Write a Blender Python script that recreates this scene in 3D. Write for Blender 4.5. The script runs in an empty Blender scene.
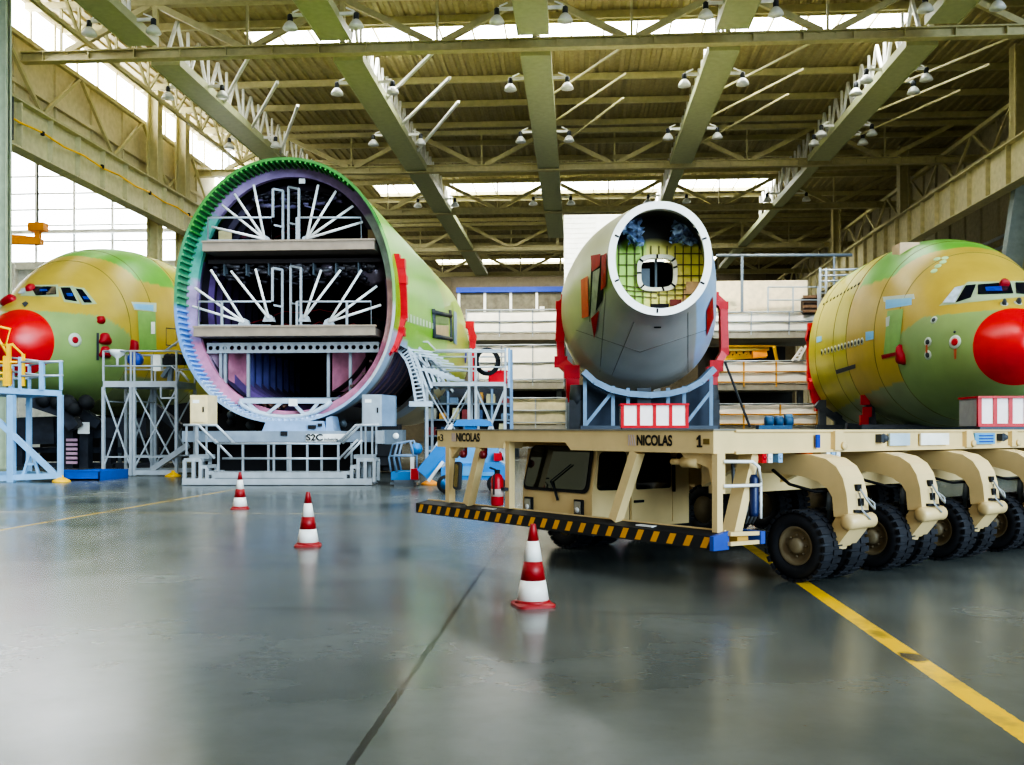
import bpy, bmesh, math, random
from mathutils import Vector, Matrix
from mathutils.bvhtree import BVHTree
random.seed(7)
SC = bpy.context.scene
COL = SC.collection
PI = math.pi
FPX = 965.0; CH = 1.65; HY = 430.0; CX = 512.0
PSI = math.atan(66/965.0)
RV = Vector((math.cos(PSI), math.sin(PSI), 0)); FV = Vector((-math.sin(PSI), math.cos(PSI), 0))

def P(px, py, d):
    "world point standing at distance d along the view axis"
    return Vector((0, 0, CH)) + RV*((px-CX)/FPX*d) + FV*d + Vector((0, 0, (HY-py)/FPX*d))
def Zat(py, d): return CH + (HY-py)/FPX*d
def PY(px, py, Y):
    "world point on the plane y = Y"
    a = (px-CX)/FPX
    d = Y/(FV.y + RV.y*a)
    return P(px, py, d)
def ray(px, py):
    return Vector((0, 0, CH)), (P(px, py, 10)-Vector((0, 0, CH))).normalized()

# ------------------------------------------------------------------ materials
def lin(c):
    return tuple(((v/255)/12.92 if v/255 <= .04045 else ((v/255+.055)/1.055)**2.4) for v in c)
MATS = {}
def mat(name, rgb, rough=.5, metal=0., var=.12, scale=3., emit=0., bump=0., bscale=30., spec=.5, trans=0.):
    if name in MATS: return MATS[name]
    m = bpy.data.materials.new(name); m.use_nodes = True
    nt = m.node_tree; b = nt.nodes['Principled BSDF']
    c = lin(rgb)
    b.inputs['Roughness'].default_value = rough; b.inputs['Metallic'].default_value = metal
    b.inputs['Specular IOR Level'].default_value = spec
    b.inputs['Base Color'].default_value = (*c, 1)
    if trans: b.inputs['Transmission Weight'].default_value = trans
    if var > 0:
        tc = nt.nodes.new('ShaderNodeTexCoord'); nz = nt.nodes.new('ShaderNodeTexNoise')
        nz.inputs['Scale'].default_value = scale; nz.inputs['Detail'].default_value = 4
        nt.links.new(tc.outputs['Object'], nz.inputs['Vector'])
        r = nt.nodes.new('ShaderNodeValToRGB')
        r.color_ramp.elements[0].position = .3; r.color_ramp.elements[1].position = .7
        r.color_ramp.elements[0].color = (*[v*(1-var) for v in c], 1)
        r.color_ramp.elements[1].color = (*[min(1, v*(1+var)) for v in c], 1)
        nt.links.new(nz.outputs['Fac'], r.inputs['Fac']); nt.links.new(r.outputs['Color'], b.inputs['Base Color'])
        if bump:
            bp = nt.nodes.new('ShaderNodeBump'); n2 = nt.nodes.new('ShaderNodeTexNoise')
            n2.inputs['Scale'].default_value = bscale; bp.inputs['Strength'].default_value = bump
            nt.links.new(tc.outputs['Object'], n2.inputs['Vector'])
            nt.links.new(n2.outputs['Fac'], bp.inputs['Height']); nt.links.new(bp.outputs['Normal'], b.inputs['Normal'])
    if emit:
        b.inputs['Emission Color'].default_value = (*c, 1); b.inputs['Emission Strength'].default_value = emit
    MATS[name] = m
    return m
def vmat(name, rough=.45, var=.12, scale=1.2, spec=.5):
    "paint whose colour comes from the mesh's own colour attribute, with faint mottling"
    if name in MATS: return MATS[name]
    m = bpy.data.materials.new(name); m.use_nodes = True
    nt = m.node_tree; b = nt.nodes['Principled BSDF']
    b.inputs['Roughness'].default_value = rough; b.inputs['Specular IOR Level'].default_value = spec
    at = nt.nodes.new('ShaderNodeAttribute'); at.attribute_name = 'paint'
    tc = nt.nodes.new('ShaderNodeTexCoord'); nz = nt.nodes.new('ShaderNodeTexNoise')
    nz.inputs['Scale'].default_value = scale; nz.inputs['Detail'].default_value = 5
    nt.links.new(tc.outputs['Object'], nz.inputs['Vector'])
    mr = nt.nodes.new('ShaderNodeMapRange'); mr.inputs['From Min'].default_value = .3; mr.inputs['From Max'].default_value = .7
    mr.inputs['To Min'].default_value = 1-var; mr.inputs['To Max'].default_value = 1+var
    nt.links.new(nz.outputs['Fac'], mr.inputs['Value'])
    mx = nt.nodes.new('ShaderNodeMix'); mx.data_type = 'RGBA'; mx.blend_type = 'MULTIPLY'; mx.inputs['Factor'].default_value = 1
    nt.links.new(at.outputs['Color'], mx.inputs['A']); nt.links.new(mr.outputs['Result'], mx.inputs['B'])
    nt.links.new(mx.outputs['Result'], b.inputs['Base Color'])
    MATS[name] = m
    return m

STEEL = mat('galvanised_steel', (164, 172, 178), .4, .35)
ALU = mat('bright_aluminium', (172, 178, 182), .38, .2)
DSTEEL = mat('dull_steel', (108, 118, 126), .5, .3)
WHITE = mat('white_paint', (236, 236, 230), .45)
BEIGEST = mat('roof_steel', (184, 176, 132), .55, 0, .1)
GIRD = mat('girder_green', (178, 182, 142), .5, 0, .08)
ROOFM = mat('roof_deck', (162, 150, 110), .6, 0, .12)
CREAM = mat('cream_wall', (200, 190, 152), .7, 0, .1)
RED = mat('red_paint', (190, 12, 30), .4, 0, .12)
REDCL = mat('red_cloth', (160, 10, 28), .6, 0, .2)
BLACK = mat('black_rubber', (26, 27, 30), .75, 0, .2)
DARK = mat('dark_interior', (16, 13, 15), .8, 0, .3)
DGREY = mat('dark_grey', (58, 62, 68), .6, 0, .2)
BLUE = mat('lift_blue', (36, 124, 190), .45, 0, .1)
LBLUE = mat('pale_blue_paint', (136, 178, 214), .45, 0, .1)
GBLUE = mat('grey_blue_paint', (112, 138, 164), .5, 0, .12)
NAVY = mat('navy_blue', (22, 60, 160), .45, 0, .1)
YEL = mat('yellow_paint', (246, 190, 20), .45, 0, .1)
ORANGE = mat('orange_paint', (236, 150, 40), .5, 0, .12)
GLASSD = mat('dark_glass', (14, 20, 20), .06, 0, .2, spec=.9)
TARP = mat('white_tarpaulin', (246, 242, 228), .6, 0, .08, 1.5, bump=.5, bscale=2.5)
TBEIGE = mat('transporter_beige', (222, 196, 142), .42, 0, .06)
GLOW = mat('daylight_glazing', (250, 253, 255), .4, 0, 0, emit=11.0)
GLOWB = mat('hall_daylight_glazing', (246, 250, 255), .4, 0, 0, emit=7.0)
PANELW = mat('white_panel', (250, 250, 244), .5, 0, .05)

# ------------------------------------------------------------------ mesh builder
class MB:
    def __init__(s): s.v = []; s.f = []; s.sm = []; s.c = []
    def add(s, vs, fs, smooth=False, col=None):
        o = len(s.v); s.v += [Vector(p) for p in vs]
        s.f += [tuple(i+o for i in f) for f in fs]; s.sm += [smooth]*len(fs)
        s.c += [col]*len(vs) if not isinstance(col, list) else col
        return s
    def frame(s, c, hx, hy, hz, ax=Vector((1, 0, 0)), ay=Vector((0, 1, 0)), az=Vector((0, 0, 1)), col=None):
        c = Vector(c); vs = []
        for k in (-1, 1):
            for j in (-1, 1):
                for i in (-1, 1): vs.append(c+ax*hx*i+ay*hy*j+az*hz*k)
        return s.add(vs, [(0, 2, 3, 1), (4, 5, 7, 6), (0, 1, 5, 4), (2, 6, 7, 3), (0, 4, 6, 2), (1, 3, 7, 5)], False, col)
    def box(s, x0, x1, y0, y1, z0, z1, col=None):
        return s.frame(((x0+x1)/2, (y0+y1)/2, (z0+z1)/2), abs(x1-x0)/2, abs(y1-y0)/2, abs(z1-z0)/2, col=col)
    def bar(s, a, b, w=.06, h=None, up=Vector((0, 0, 1)), col=None):
        a = Vector(a); b = Vector(b); h = w if h is None else h
        d = b-a; L = d.length
        if L < 1e-6: return s
        d /= L
        if abs(d.dot(up)) > .98: up = Vector((0, 1, 0)) if abs(d.y) < .9 else Vector((1, 0, 0))
        sx = d.cross(up).normalized(); uz = sx.cross(d).normalized()
        return s.frame((a+b)/2, w/2, L/2, h/2, sx, d, uz, col)
    def tube(s, pts, r=.03, n=8, closed=False, col=None):
        pts = [Vector(p) for p in pts]; vs = []; m = len(pts)
        for i, p in enumerate(pts):
            d = (pts[min(i+1, m-1)]-pts[max(i-1, 0)]).normalized()
            up = Vector((0, 0, 1)) if abs(d.z) < .95 else Vector((0, 1, 0))
            sx = d.cross(up).normalized(); uz = sx.cross(d)
            for k in range(n):
                a = 2*PI*k/n; vs.append(p+sx*(math.cos(a)*r)+uz*(math.sin(a)*r))
        fs = []
        for i in range(m-1):
            for k in range(n):
                fs.append((i*n+k, i*n+(k+1) % n, (i+1)*n+(k+1) % n, (i+1)*n+k))
        fs += [tuple(range(n))[::-1], tuple(range((m-1)*n, m*n))]
        return s.add(vs, fs, True, col)
    def lathe(s, o, axis, prof, n=32, col=None, cap=True):
        "prof: (radius, along) pairs"
        o = Vector(o); ax = Vector(axis).normalized()
        up = Vector((0, 0, 1)) if abs(ax.z) < .9 else Vector((0, 1, 0))
        e1 = ax.cross(up).normalized(); e2 = ax.cross(e1)
        vs = []; fs = []
        for r, t in prof:
            for k in range(n):
                a = 2*PI*k/n; vs.append(o+ax*t+e1*(math.cos(a)*r)+e2*(math.sin(a)*r))
        for i in range(len(prof)-1):
            for k in range(n): fs.append((i*n+k, i*n+(k+1) % n, (i+1)*n+(k+1) % n, (i+1)*n+k))
        if cap: fs += [tuple(range(n))[::-1], tuple(range((len(prof)-1)*n, len(prof)*n))]
        return s.add(vs, fs, True, col)
    def prism(s, poly, off, smooth=False, col=None):
        "closed polygon (3-D points) pushed along off"
        n = len(poly); off = Vector(off); poly = [Vector(p) for p in poly]
        vs = poly+[p+off for p in poly]
        fs = [tuple(range(n))[::-1], tuple(range(n, 2*n))]+[(i, (i+1) % n, n+(i+1) % n, n+i) for i in range(n)]
        return s.add(vs, fs, smooth, col)
    def loft(s, rings, cap0=False, cap1=False, smooth=True, closed=True, cols=None):
        n = len(rings[0]); vs = [p for r in rings for p in r]; fs = []
        for i in range(len(rings)-1):
            for k in range(n if closed else n-1): fs.append((i*n+k, i*n+(k+1) % n, (i+1)*n+(k+1) % n, (i+1)*n+k))
        if cap0: fs.append(tuple(range(n))[::-1])
        if cap1: fs.append(tuple(range((len(rings)-1)*n, len(rings)*n)))
        return s.add(vs, fs, smooth, cols)
    def build(s, name, m, parent=None, local=False):
        me = bpy.data.meshes.new(name)
        mw = MW.get(parent.name) if parent is not None else None
        vs = s.v
        if mw is not None and not local:
            inv = mw.inverted(); vs = [inv @ v for v in vs]
        elif parent is None and not local:
            # own origin at the base centre
            lo = Vector([min(v[i] for v in vs) for i in range(3)]); hi = Vector([max(v[i] for v in vs) for i in range(3)])
            org = Vector(((lo.x+hi.x)/2, (lo.y+hi.y)/2, lo.z)); vs = [v-org for v in vs]
        me.from_pydata([tuple(v) for v in vs], [], s.f)
        bm = bmesh.new(); bm.from_mesh(me); bmesh.ops.recalc_face_normals(bm, faces=bm.faces); bm.to_mesh(me); bm.free()
        for p, q in zip(me.polygons, s.sm): p.use_smooth = q
        if any(c is not None for c in s.c):
            at = me.color_attributes.new('paint', 'FLOAT_COLOR', 'POINT')
            for i, c in enumerate(s.c):
                at.data[i].color = (*lin(c or (128, 128, 128)), 1)
        me.materials.append(m)
        o = bpy.data.objects.new(name, me); COL.objects.link(o)
        if parent is not None:
            o.parent = parent
            if mw is not None: MW[o.name] = mw
        elif not local:
            o.location = org
        return o
MW = {}
def tag(o, label=None, cat=None, group=None, kind=None):
    if label: o['label'] = label
    if cat: o['category'] = cat
    if group: o['group'] = group
    if kind: o['kind'] = kind
    return o
def thing(name, label, cat, loc, rz=0, group=None):
    o = bpy.data.objects.new(name, None); COL.objects.link(o)
    o.location = loc; o.rotation_euler = (0, 0, rz); o.empty_display_size = .3
    MW[o.name] = Matrix.Translation(Vector(loc)) @ Matrix.Rotation(rz, 4, 'Z')
    return tag(o, label, cat, group)
def struct(name, mb, m): return tag(mb.build(name, m), kind='structure')
def clone(root, loc, rz=None, label=None, group=None):
    r = root.copy(); COL.objects.link(r); r.location = loc
    if rz is not None: r.rotation_euler = (0, 0, rz)
    if label: r['label'] = label
    if group: r['group'] = group
    def rec(src, dst):
        for ch in list(src.children):
            c = ch.copy(); COL.objects.link(c); c.parent = dst; rec(ch, c)
    rec(root, r)
    return r
def text(body, h, m, parent, org, right, up, name='lettering', wx=1., bold=.0, shear=0., depth=.004, align='CENTER'):
    cu = bpy.data.curves.new(name, 'FONT'); cu.body = body; cu.size = 1; cu.align_x = align; cu.align_y = 'CENTER'
    cu.offset = bold; cu.shear = shear; cu.extrude = 0
    t = bpy.data.objects.new(name+'_tmp', cu); COL.objects.link(t)
    dg = bpy.context.evaluated_depsgraph_get()
    me = bpy.data.meshes.new_from_object(t.evaluated_get(dg))
    bpy.data.objects.remove(t)
    right = Vector(right).normalized(); up = Vector(up).normalized(); nrm = right.cross(up)
    mb = MB(); s = h/.7
    mb.add([Vector(org)+right*(v.co.x*s*wx)+up*(v.co.y*s)+nrm*depth for v in me.vertices], [tuple(p.vertices) for p in me.polygons])
    bpy.data.meshes.remove(me)
    return mb.build(name, m, parent)
ORD = ['first', 'second', 'third', 'fourth', 'fifth', 'sixth', 'seventh', 'eighth', 'ninth', 'tenth']

# ------------------------------------------------------------------ camera, light
cam = bpy.data.cameras.new('camera'); co = bpy.data.objects.new('camera', cam); COL.objects.link(co)
cam.sensor_width = 36; cam.lens = 36*FPX/1024; cam.shift_y = (HY-382.5)/1024; cam.clip_end = 600
co.location = (0, 0, CH); co.rotation_euler = (PI/2, 0, PSI)
SC.camera = co
w = bpy.data.worlds.new('sky'); SC.world = w; w.use_nodes = True
w.node_tree.nodes['Background'].inputs['Color'].default_value = (1, .97, .9, 1)
w.node_tree.nodes['Background'].inputs['Strength'].default_value = .42
sl = bpy.data.lights.new('door_daylight', 'SUN'); so = bpy.data.objects.new('door_daylight', sl); COL.objects.link(so)
sl.energy = 3.6; sl.angle = math.radians(40); sl.color = (.62, .82, 1)
so.rotation_euler = Vector((-.58, .76, -.27)).to_track_quat('-Z', 'Y').to_euler()
SC.view_settings.view_transform = 'AgX'
try: SC.view_settings.look = 'AgX - High Contrast'
except Exception: pass
SC.view_settings.exposure = .4
# ------------------------------------------------------------------ floor
def floor_mat():
    m = bpy.data.materials.new('polished_concrete'); m.use_nodes = True
    nt = m.node_tree; N = nt.nodes; L = nt.links; b = N['Principled BSDF']
    geo = N.new('ShaderNodeNewGeometry'); sep = N.new('ShaderNodeSeparateXYZ'); L.new(geo.outputs['Position'], sep.inputs[0])
    def noise(sc, det=5, rough=.55):
        n = N.new('ShaderNodeTexNoise'); n.inputs['Scale'].default_value = sc; n.inputs['Detail'].default_value = det
        n.inputs['Roughness'].default_value = rough; L.new(geo.outputs['Position'], n.inputs['Vector']); return n.outputs['Fac']
    def math_(op, a, bb=None):
        n = N.new('ShaderNodeMath'); n.operation = op
        for i, v in enumerate((a, bb)):
            if v is None: continue
            if hasattr(v, 'links') or not isinstance(v, (int, float)): L.new(v, n.inputs[i])
            else: n.inputs[i].default_value = v
        return n.outputs[0]
    def rng(v, a, bb, c=0., d=1.):
        n = N.new('ShaderNodeMapRange'); L.new(v, n.inputs['Value'])
        for k, q in (('From Min', a), ('From Max', bb), ('To Min', c), ('To Max', d)): n.inputs[k].default_value = q
        return n.outputs['Result']
    def mix(f, a, bb):
        n = N.new('ShaderNodeMix'); n.data_type = 'RGBA'; L.new(f, n.inputs['Factor'])
        for k, v in (('A', a), ('B', bb)):
            if isinstance(v, tuple): n.inputs[k].default_value = (*lin(v), 1)
            else: L.new(v, n.inputs[k])
        return n.outputs['Result']
    X, Y = sep.outputs['X'], sep.outputs['Y']
    n1 = noise(.35); n2 = noise(2.2, 6, .65); n3 = noise(14, 4)
    base = mix(rng(n1, .33, .68), (76, 82, 78), (106, 112, 109))
    base = mix(rng(n2, .5, .85, 0, .35), base, (74, 76, 68))
    base = mix(rng(n3, .6, .85, 0, .18), base, (62, 64, 60))
    stain = noise(1.3, 3, .5)
    base = mix(rng(stain, .70, .74, 0, .5), base, (66, 68, 64))
    wob = math_('MULTIPLY', math_('SUBTRACT', n3, .5), .02)
    def line(v, at, half, soft=.006):
        d = math_('ABSOLUTE', math_('SUBTRACT', math_('ADD', v, wob), at)); return rng(d, half, half+soft, 1, 0)
    def rect(u, u0, hw, v, v0, v1):
        a = line(u, u0, hw, .004); c = math_('GREATER_THAN', v, v0); d = math_('LESS_THAN', v, v1)
        return math_('MULTIPLY', a, math_('MULTIPLY', c, d))
    for v, at, hw in ((X, -1.12, .016), (X, 11.7, .012), (X, -13.9, .012), (Y, 8.75, .004), (Y, 21.4, .01)):
        base = mix(math_('MULTIPLY', line(v, at, hw, .012), .85), base, (30, 30, 29))
    yw = rng(n2, .5, .78, 1, .35)
    yl = math_('MULTIPLY', rect(X, 2.425, .08, Y, 1.0, 30.0), yw)
    base = mix(yl, base, (246, 200, 24))
    base = mix(math_('MULTIPLY', rect(X, -9.5, .07, Y, 8.0, 27.0), .62), base, (214, 176, 50))
    base = mix(math_('MULTIPLY', rect(Y, 18.7, .06, X, -24.0, -1.0), .4), base, (208, 176, 60))
    # the scuffed patch on the yellow line
    dx = math_('SUBTRACT', X, 2.43); dy = math_('MULTIPLY', math_('SUBTRACT', Y, 7.2), .6)
    rr = math_('ADD', math_('SQRT', math_('ADD', math_('MULTIPLY', dx, dx), math_('MULTIPLY', dy, dy))), math_('MULTIPLY', wob, 4))
    base = mix(rng(rr, .07, .11, .95, 0), base, (60, 62, 62))
    dy = math_('MULTIPLY', math_('SUBTRACT', Y, 8.0), .5)
    rr = math_('ADD', math_('SQRT', math_('ADD', math_('MULTIPLY', dx, dx), math_('MULTIPLY', dy, dy))), math_('MULTIPLY', wob, 5))
    base = mix(rng(rr, .04, .1, .6, 0), base, (90, 86, 60))
    L.new(base, b.inputs['Base Color'])
    L.new(rng(n1, .3, .75, .17, .30), b.inputs['Roughness'])
    b.inputs['Specular IOR Level'].default_value = .4
    bp = N.new('ShaderNodeBump'); bp.inputs['Strength'].default_value = .04; bp.inputs['Distance'].default_value = .05
    L.new(noise(3.5, 3), bp.inputs['Height']); L.new(bp.outputs['Normal'], b.inputs['Normal'])
    return m
f = MB(); f.box(-62, 45, -30, 150, -.3, 0); struct('floor', f, floor_mat())

# ------------------------------------------------------------------ roof, walls, windows
RZ = 24.5
ROOF_X0, ROOF_X1 = -60., 31.
SKY = [(21., 26.), (54., 57.8), (88., 93.), (127., 132.)]
SKX0, SKX1 = -19.2, 18.4
r = MB()
def corr(x0, x1, y0, y1):
    pts = []; x = x0; p = .62
    while x < x1-.01:
        for dx, dz in ((0, 0), (.36*p, 0), (.5*p, .11), (.86*p, .11)):
            if x+dx < x1: pts.append((x+dx, RZ+dz))
        x += p
    pts.append((x1, RZ))
    n = len(pts)
    r.add([(a, y0, z) for a, z in pts]+[(a, y1, z) for a, z in pts], [(i, i+1, n+i+1, n+i) for i in range(n-1)])
ys = 15.
for a, b in SKY:
    corr(ROOF_X0, ROOF_X1, ys, a); corr(ROOF_X0, SKX0, a, b); corr(SKX1, ROOF_X1, a, b); ys = b
corr(ROOF_X0, ROOF_X1, ys, 140)
r.box(ROOF_X0, ROOF_X1, 15, 140, RZ+.6, RZ+.8)
struct('ceiling', r, ROOFM)
for i, (a, b) in enumerate(SKY):
    g = MB(); g.box(SKX0, SKX1, a, b, RZ+.25, RZ+.3); o = struct('window_%d' % (i+1), g, GLOW)
    MW[o.name] = Matrix.Translation(o.location)
    k = MB(); x = SKX0
    while x < SKX1+.1: k.box(x-.04, x+.04, a, b, RZ+.02, RZ+.2); x += 1.88
    k.box(SKX0, SKX1, a-.1, a+.05, RZ-.1, RZ+.22); k.box(SKX0, SKX1, b-.05, b+.1, RZ-.1, RZ+.22)
    k.build('glazing_bar', BEIGEST, o)
# high strip window along the left eaves
g = MB(); g.box(-29.3, -29.2, 40, 135, 22.4, 24.2); o = struct('window_5', g, GLOW); MW[o.name] = Matrix.Translation(o.location)
k = MB(); y = 40
while y < 136: k.box(-29.18, -29.08, y-.07, y+.07, 22.3, 24.3); y += 2.4
k.box(-29.18, -29.05, 40, 135, 22.25, 22.45); k.build('glazing_bar', BEIGEST, o)
w_ = MB(); w_.box(-29.5, -29.2, 40, 138, 17.4, 22.4)
y = 40
while y < 138: w_.box(-29.2, -29.08, y, y+.14, 17.4, 22.4); y += 4.0
w_.box(-29.2, -28.95, 40, 138, 19.6, 19.8)
struct('wall_left', w_, CREAM)
# glazed end of the left bay
g = MB(); g.box(-60, -27.6, 76, 76.1, 15.2, 24.4); o = struct('window_6', g, GLOWB); MW[o.name] = Matrix.Translation(o.location)
k = MB()
x = -60
while x < -27: k.box(x-.1, x+.1, 75.7, 75.95, 15.2, 24.4); x += 3.2
for z in (15.3, 17.0, 18.3, 19.6, 20.9, 22.3): k.box(-60, -27.6, 75.8, 75.95, z-.07, z+.07)
k.box(-60, -27.6, 75.3, 75.95, 17.55, 17.85)
k.build('glazing_bar', mat('pale_glazing_bar', (228, 232, 232), .5), o)
w_ = MB(); w_.box(-60, -27.6, 76, 76.4, 0, 15.2)
for x in (-52, -46, -40, -34, -29): w_.box(x-.35, x+.35, 75.4, 76, 0, 15.2)
w_.box(-60, -27.6, 75.5, 76, 14.7, 15.3); w_.box(-60, -27.6, 75.6, 76, 11.0, 11.3)
struct('wall_back_left', w_, mat('pale_bay_wall', (206, 206, 196), .6))
w_ = MB(); w_.box(-62, -60, 20, 140, 0, 24.5); struct('wall_far_left', w_, CREAM)
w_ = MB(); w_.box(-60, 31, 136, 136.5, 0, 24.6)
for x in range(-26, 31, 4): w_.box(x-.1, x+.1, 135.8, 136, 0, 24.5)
struct('wall_back', w_, mat('dark_end_wall', (104, 94, 72), .7))  # end wall in a dark beige
w_ = MB(); w_.box(30, 31, 44, 138, 0, 24.5)
y = 44
while y < 138: w_.box(29.82, 30, y, y+.12, 0, 24.5); y += 3.0
w_.box(29.7, 30, 44, 138, 14.0, 14.3); w_.box(29.7, 30, 44, 138, 18.9, 19.2)
struct('wall_right', w_, mat('right_wall_panel', (172, 164, 134), .7))
# purlins: part of the roof shell
pm = MB(); y = 39.
while y < 134:
    if not any(a-.3 < y < b+.3 for a, b in SKY): pm.box(-29, 30, y-.11, y+.11, RZ-.42, RZ-.02)
    y += 4.6
struct('trim_1', pm, BEIGEST)

# ------------------------------------------------------------------ roof trusses
GX = [-22.0, -12.1, -2.2, 7.5, 17.4]
BZ = 21.25
def truss(Y, lab):
    t = thing('roof_truss', lab, 'roof truss', (0, Y, BZ-.28), group='roof trusses')
    m = MB(); m.box(-30.3, 30, Y-.25, Y+.25, BZ+.20, BZ+.27); m.box(-30.3, 30, Y-.25, Y+.25, BZ-.27, BZ-.20); m.box(-30.3, 30, Y-.05, Y+.05, BZ-.22, BZ+.22)
    x = -28.
    while x < 30: m.box(x-.03, x+.03, Y-.22, Y+.22, BZ-.22, BZ+.22); x += 2.45
    m.build('bottom_chord', BEIGEST, t)
    MB().box(-29, 30, Y-.2, Y+.2, RZ-.75, RZ-.43).build('top_chord', BEIGEST, t)
    lo = BZ+.25; hi = RZ-.7
    nodes = [x+4.9 for x in [-32]+GX]
    for x in nodes:
        for dx in (-4.8, 4.8):
            if -29.2 < x+dx < 30: MB().bar((x+dx*.06, Y, lo), (x+dx, Y, hi), .26, .3).build('diagonal', BEIGEST, t)
        if -29 < x < 30: MB().bar((x, Y, lo), (x, Y, hi), .12).build('vertical', BEIGEST, t)
    for x in GX: MB().bar((x, Y, lo), (x, Y, hi), .24).build('vertical', BEIGEST, t)
    return t
for i, Y in enumerate((49., 72., 86., 104., 121.)):
    truss(Y, ['nearest roof truss, deep beige beam crossing the whole top of the hall', 'second roof truss from the camera, behind the top of the ringed fuselage',
              'third roof truss from the camera, just above the open tail section', 'fourth roof truss from the camera, deep in the shaded roof', 'farthest roof truss, close to the end wall'][i])
# ------------------------------------------------------------------ lengthwise girders with lattice
GN = ['leftmost', 'second from left', 'middle', 'second from right', 'rightmost']
LZ = 21.15
for gi, gx in enumerate(GX):
    segs = [(18., 47.6, 'near length'), (50.2, 122. if gi < 2 else 98., 'far length')] if gi < 3 else [(18., 47.6, 'near length'), (50.2, 71.3, 'middle length'), (73., 118., 'far length')]
    for si, (y0, y1, wh) in enumerate(segs):
        t = thing('roof_girder', 'flat green-beige lengthwise roof girder, %s of five, its %s' % (GN[gi], wh), 'girder', (gx, (y0+y1)/2, LZ), group='lengthwise roof girders')
        m = MB(); hw = .75 if si < 2 else .4
        m.box(gx-hw, gx+hw, y0, y1, LZ, LZ+.34)
        m.box(gx-hw-.04, gx-hw, y0, y1, LZ-.05, LZ+.40); m.box(gx+hw, gx+hw+.04, y0, y1, LZ-.05, LZ+.40)
        m.build('box_beam', GIRD, t)
        y = max(y0, 40.); k = 0
        while y+3 < y1 and y < 92:
            b = MB(); b.bar((gx, y, LZ+.3), (gx, y+1.5, RZ-.4), .16); b.bar((gx, y+1.5, RZ-.4), (gx, y+3, LZ+.3), .16)
            b.bar((gx, y+3, LZ+.3), (gx, y+3, RZ-.4), .14)
            b.build('lattice_bar', WHITE if gi != 2 else BEIGEST, t); y += 3.0  # white puts the skylight falling on these bars into their colour
        if si == 1:
            for (ya, yb) in ((57., 49.6), (62., 54.), (68., 58.)):
                MB().bar((gx+.6, ya, LZ+.25), (gx+4.9, yb, LZ+.35), .16 if gi < 2 else .11).build('brace', WHITE if gi < 2 else BEIGEST, t)  # left braces white as if lit by the skylight, the rest beige
        for yy in (y0+.4, y1-.4):
            b = MB(); b.box(gx-.3, gx+.3, yy-.2, yy+.2, LZ+.34, LZ+.6); b.build('hanger', BEIGEST, t)
# ------------------------------------------------------------------ high-bay lamps
def lamp(loc, side, lab, grp):
    t = thing('high_bay_lamp', lab, 'ceiling lamp', loc, group=grp); x, y, z = loc
    m = MB(); m.lathe((x, y, z), (0, 0, 1), [(.36, 0), (.35, .06), (.27, .22), (.16, .34), (.1, .38)], 16); m.build('reflector', mat('lamp_reflector', (232, 234, 230), .3, .1), t)
    m = MB(); m.lathe((x, y, z+.36), (0, 0, 1), [(.1, 0), (.13, .05), (.13, .3), (.06, .36)], 12); m.build('housing', DGREY, t)
    m = MB(); m.bar((x, y, z+.68), (x, y, z+.7), .08); m.bar((x, y, z+.66), (x-side*1.0, y, z+.66), .12, .14); m.bar((x-side*.1, y, z+.78), (x-side*.5, y, z+.95), .06)
    m.build('arm', WHITE, t)
    return t
lamp0 = None
for gi, gx in enumerate(GX):
    for ki, Y in enumerate((45.2, 54.2, 64.0, 82.)):
        for side in (-1, 1):
            lab = 'dome lamp %s of the %s roof girder, %s row from the camera' % ('left' if side < 0 else 'right', GN[gi], ORD[ki])
            lamp((gx+side*1.6, Y, LZ-.38), side, lab, 'dome lamps beside the roof girders')
for k, (dx, dy) in enumerate(((-1.6, 2.0), (1.6, 2.0))):
    for gi in (4,):
        for ki, Y in enumerate((54.2, 64.0)):
            lamp((GX[gi]+dx, Y+dy, LZ-.38), 1 if dx > 0 else -1, 'dome lamp close behind another, %s of the rightmost roof girder, %s row' % ('right' if dx > 0 else 'left', ORD[ki+1]), 'dome lamps beside the roof girders')

# ------------------------------------------------------------------ crane runways, columns, pipes
def runway(x, y0, y1, z0, z1, face, lab):
    t = thing('crane_runway', lab, 'crane runway', (x, (y0+y1)/2, z0))
    m = MB(); m.box(x-.05, x+.05, y0, y1, z0, z1); m.box(x-.4, x+.4, y0, y1, z1, z1+.08); m.box(x-.4, x+.4, y0, y1, z0-.06, z0)
    m.build('plate_girder', mat('runway_paint', (190, 182, 142), .5), t)
    y = y0+1; s0 = MB().box(x-.32, x+.32, y-.05, y+.05, z0, z1).build('stiffener', mat('runway_paint', (190, 182, 142)), t)
    while y+2.7 < y1: y += 2.7; c = s0.copy(); COL.objects.link(c); c.location.y += y-y0-1
    m = MB(); m.box(x-.06, x+.06, y0, y1, z1+.08, z1+.24); m.build('rail', STEEL, t)
    return t
t = runway(-26.8, 38, 130, 15.1, 17.3, 1, 'long plate girder with stiffeners and yellow cable along the left side of the hall')
m = MB(); m.tube([(-26.4, y, 16.35-.12*(i % 2)) for i, y in enumerate(range(38, 130, 2))], .05, 6); m.build('safety_cable', YEL, t)
for y in range(40, 130, 6): MB().box(-26.46, -26.34, y-.09, y+.09, 16.2, 16.4).build('cable_clip', BLACK, t)
m = MB(); m.box(-26.45, -26.3, 41.2, 43.4, 15.2, 17.2); m.build('dark_web_panel', DGREY, t)
t = runway(24.2, 44, 130, 15.3, 17.6, -1, 'long plate girder with stiffeners along the right wall, above the right nose')
m = MB()
for z, xx in ((19.4, 26.5), (21.6, 26.5)):
    m.bar((xx, 46, z), (xx, 130, z), .28)
y = 46
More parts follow.
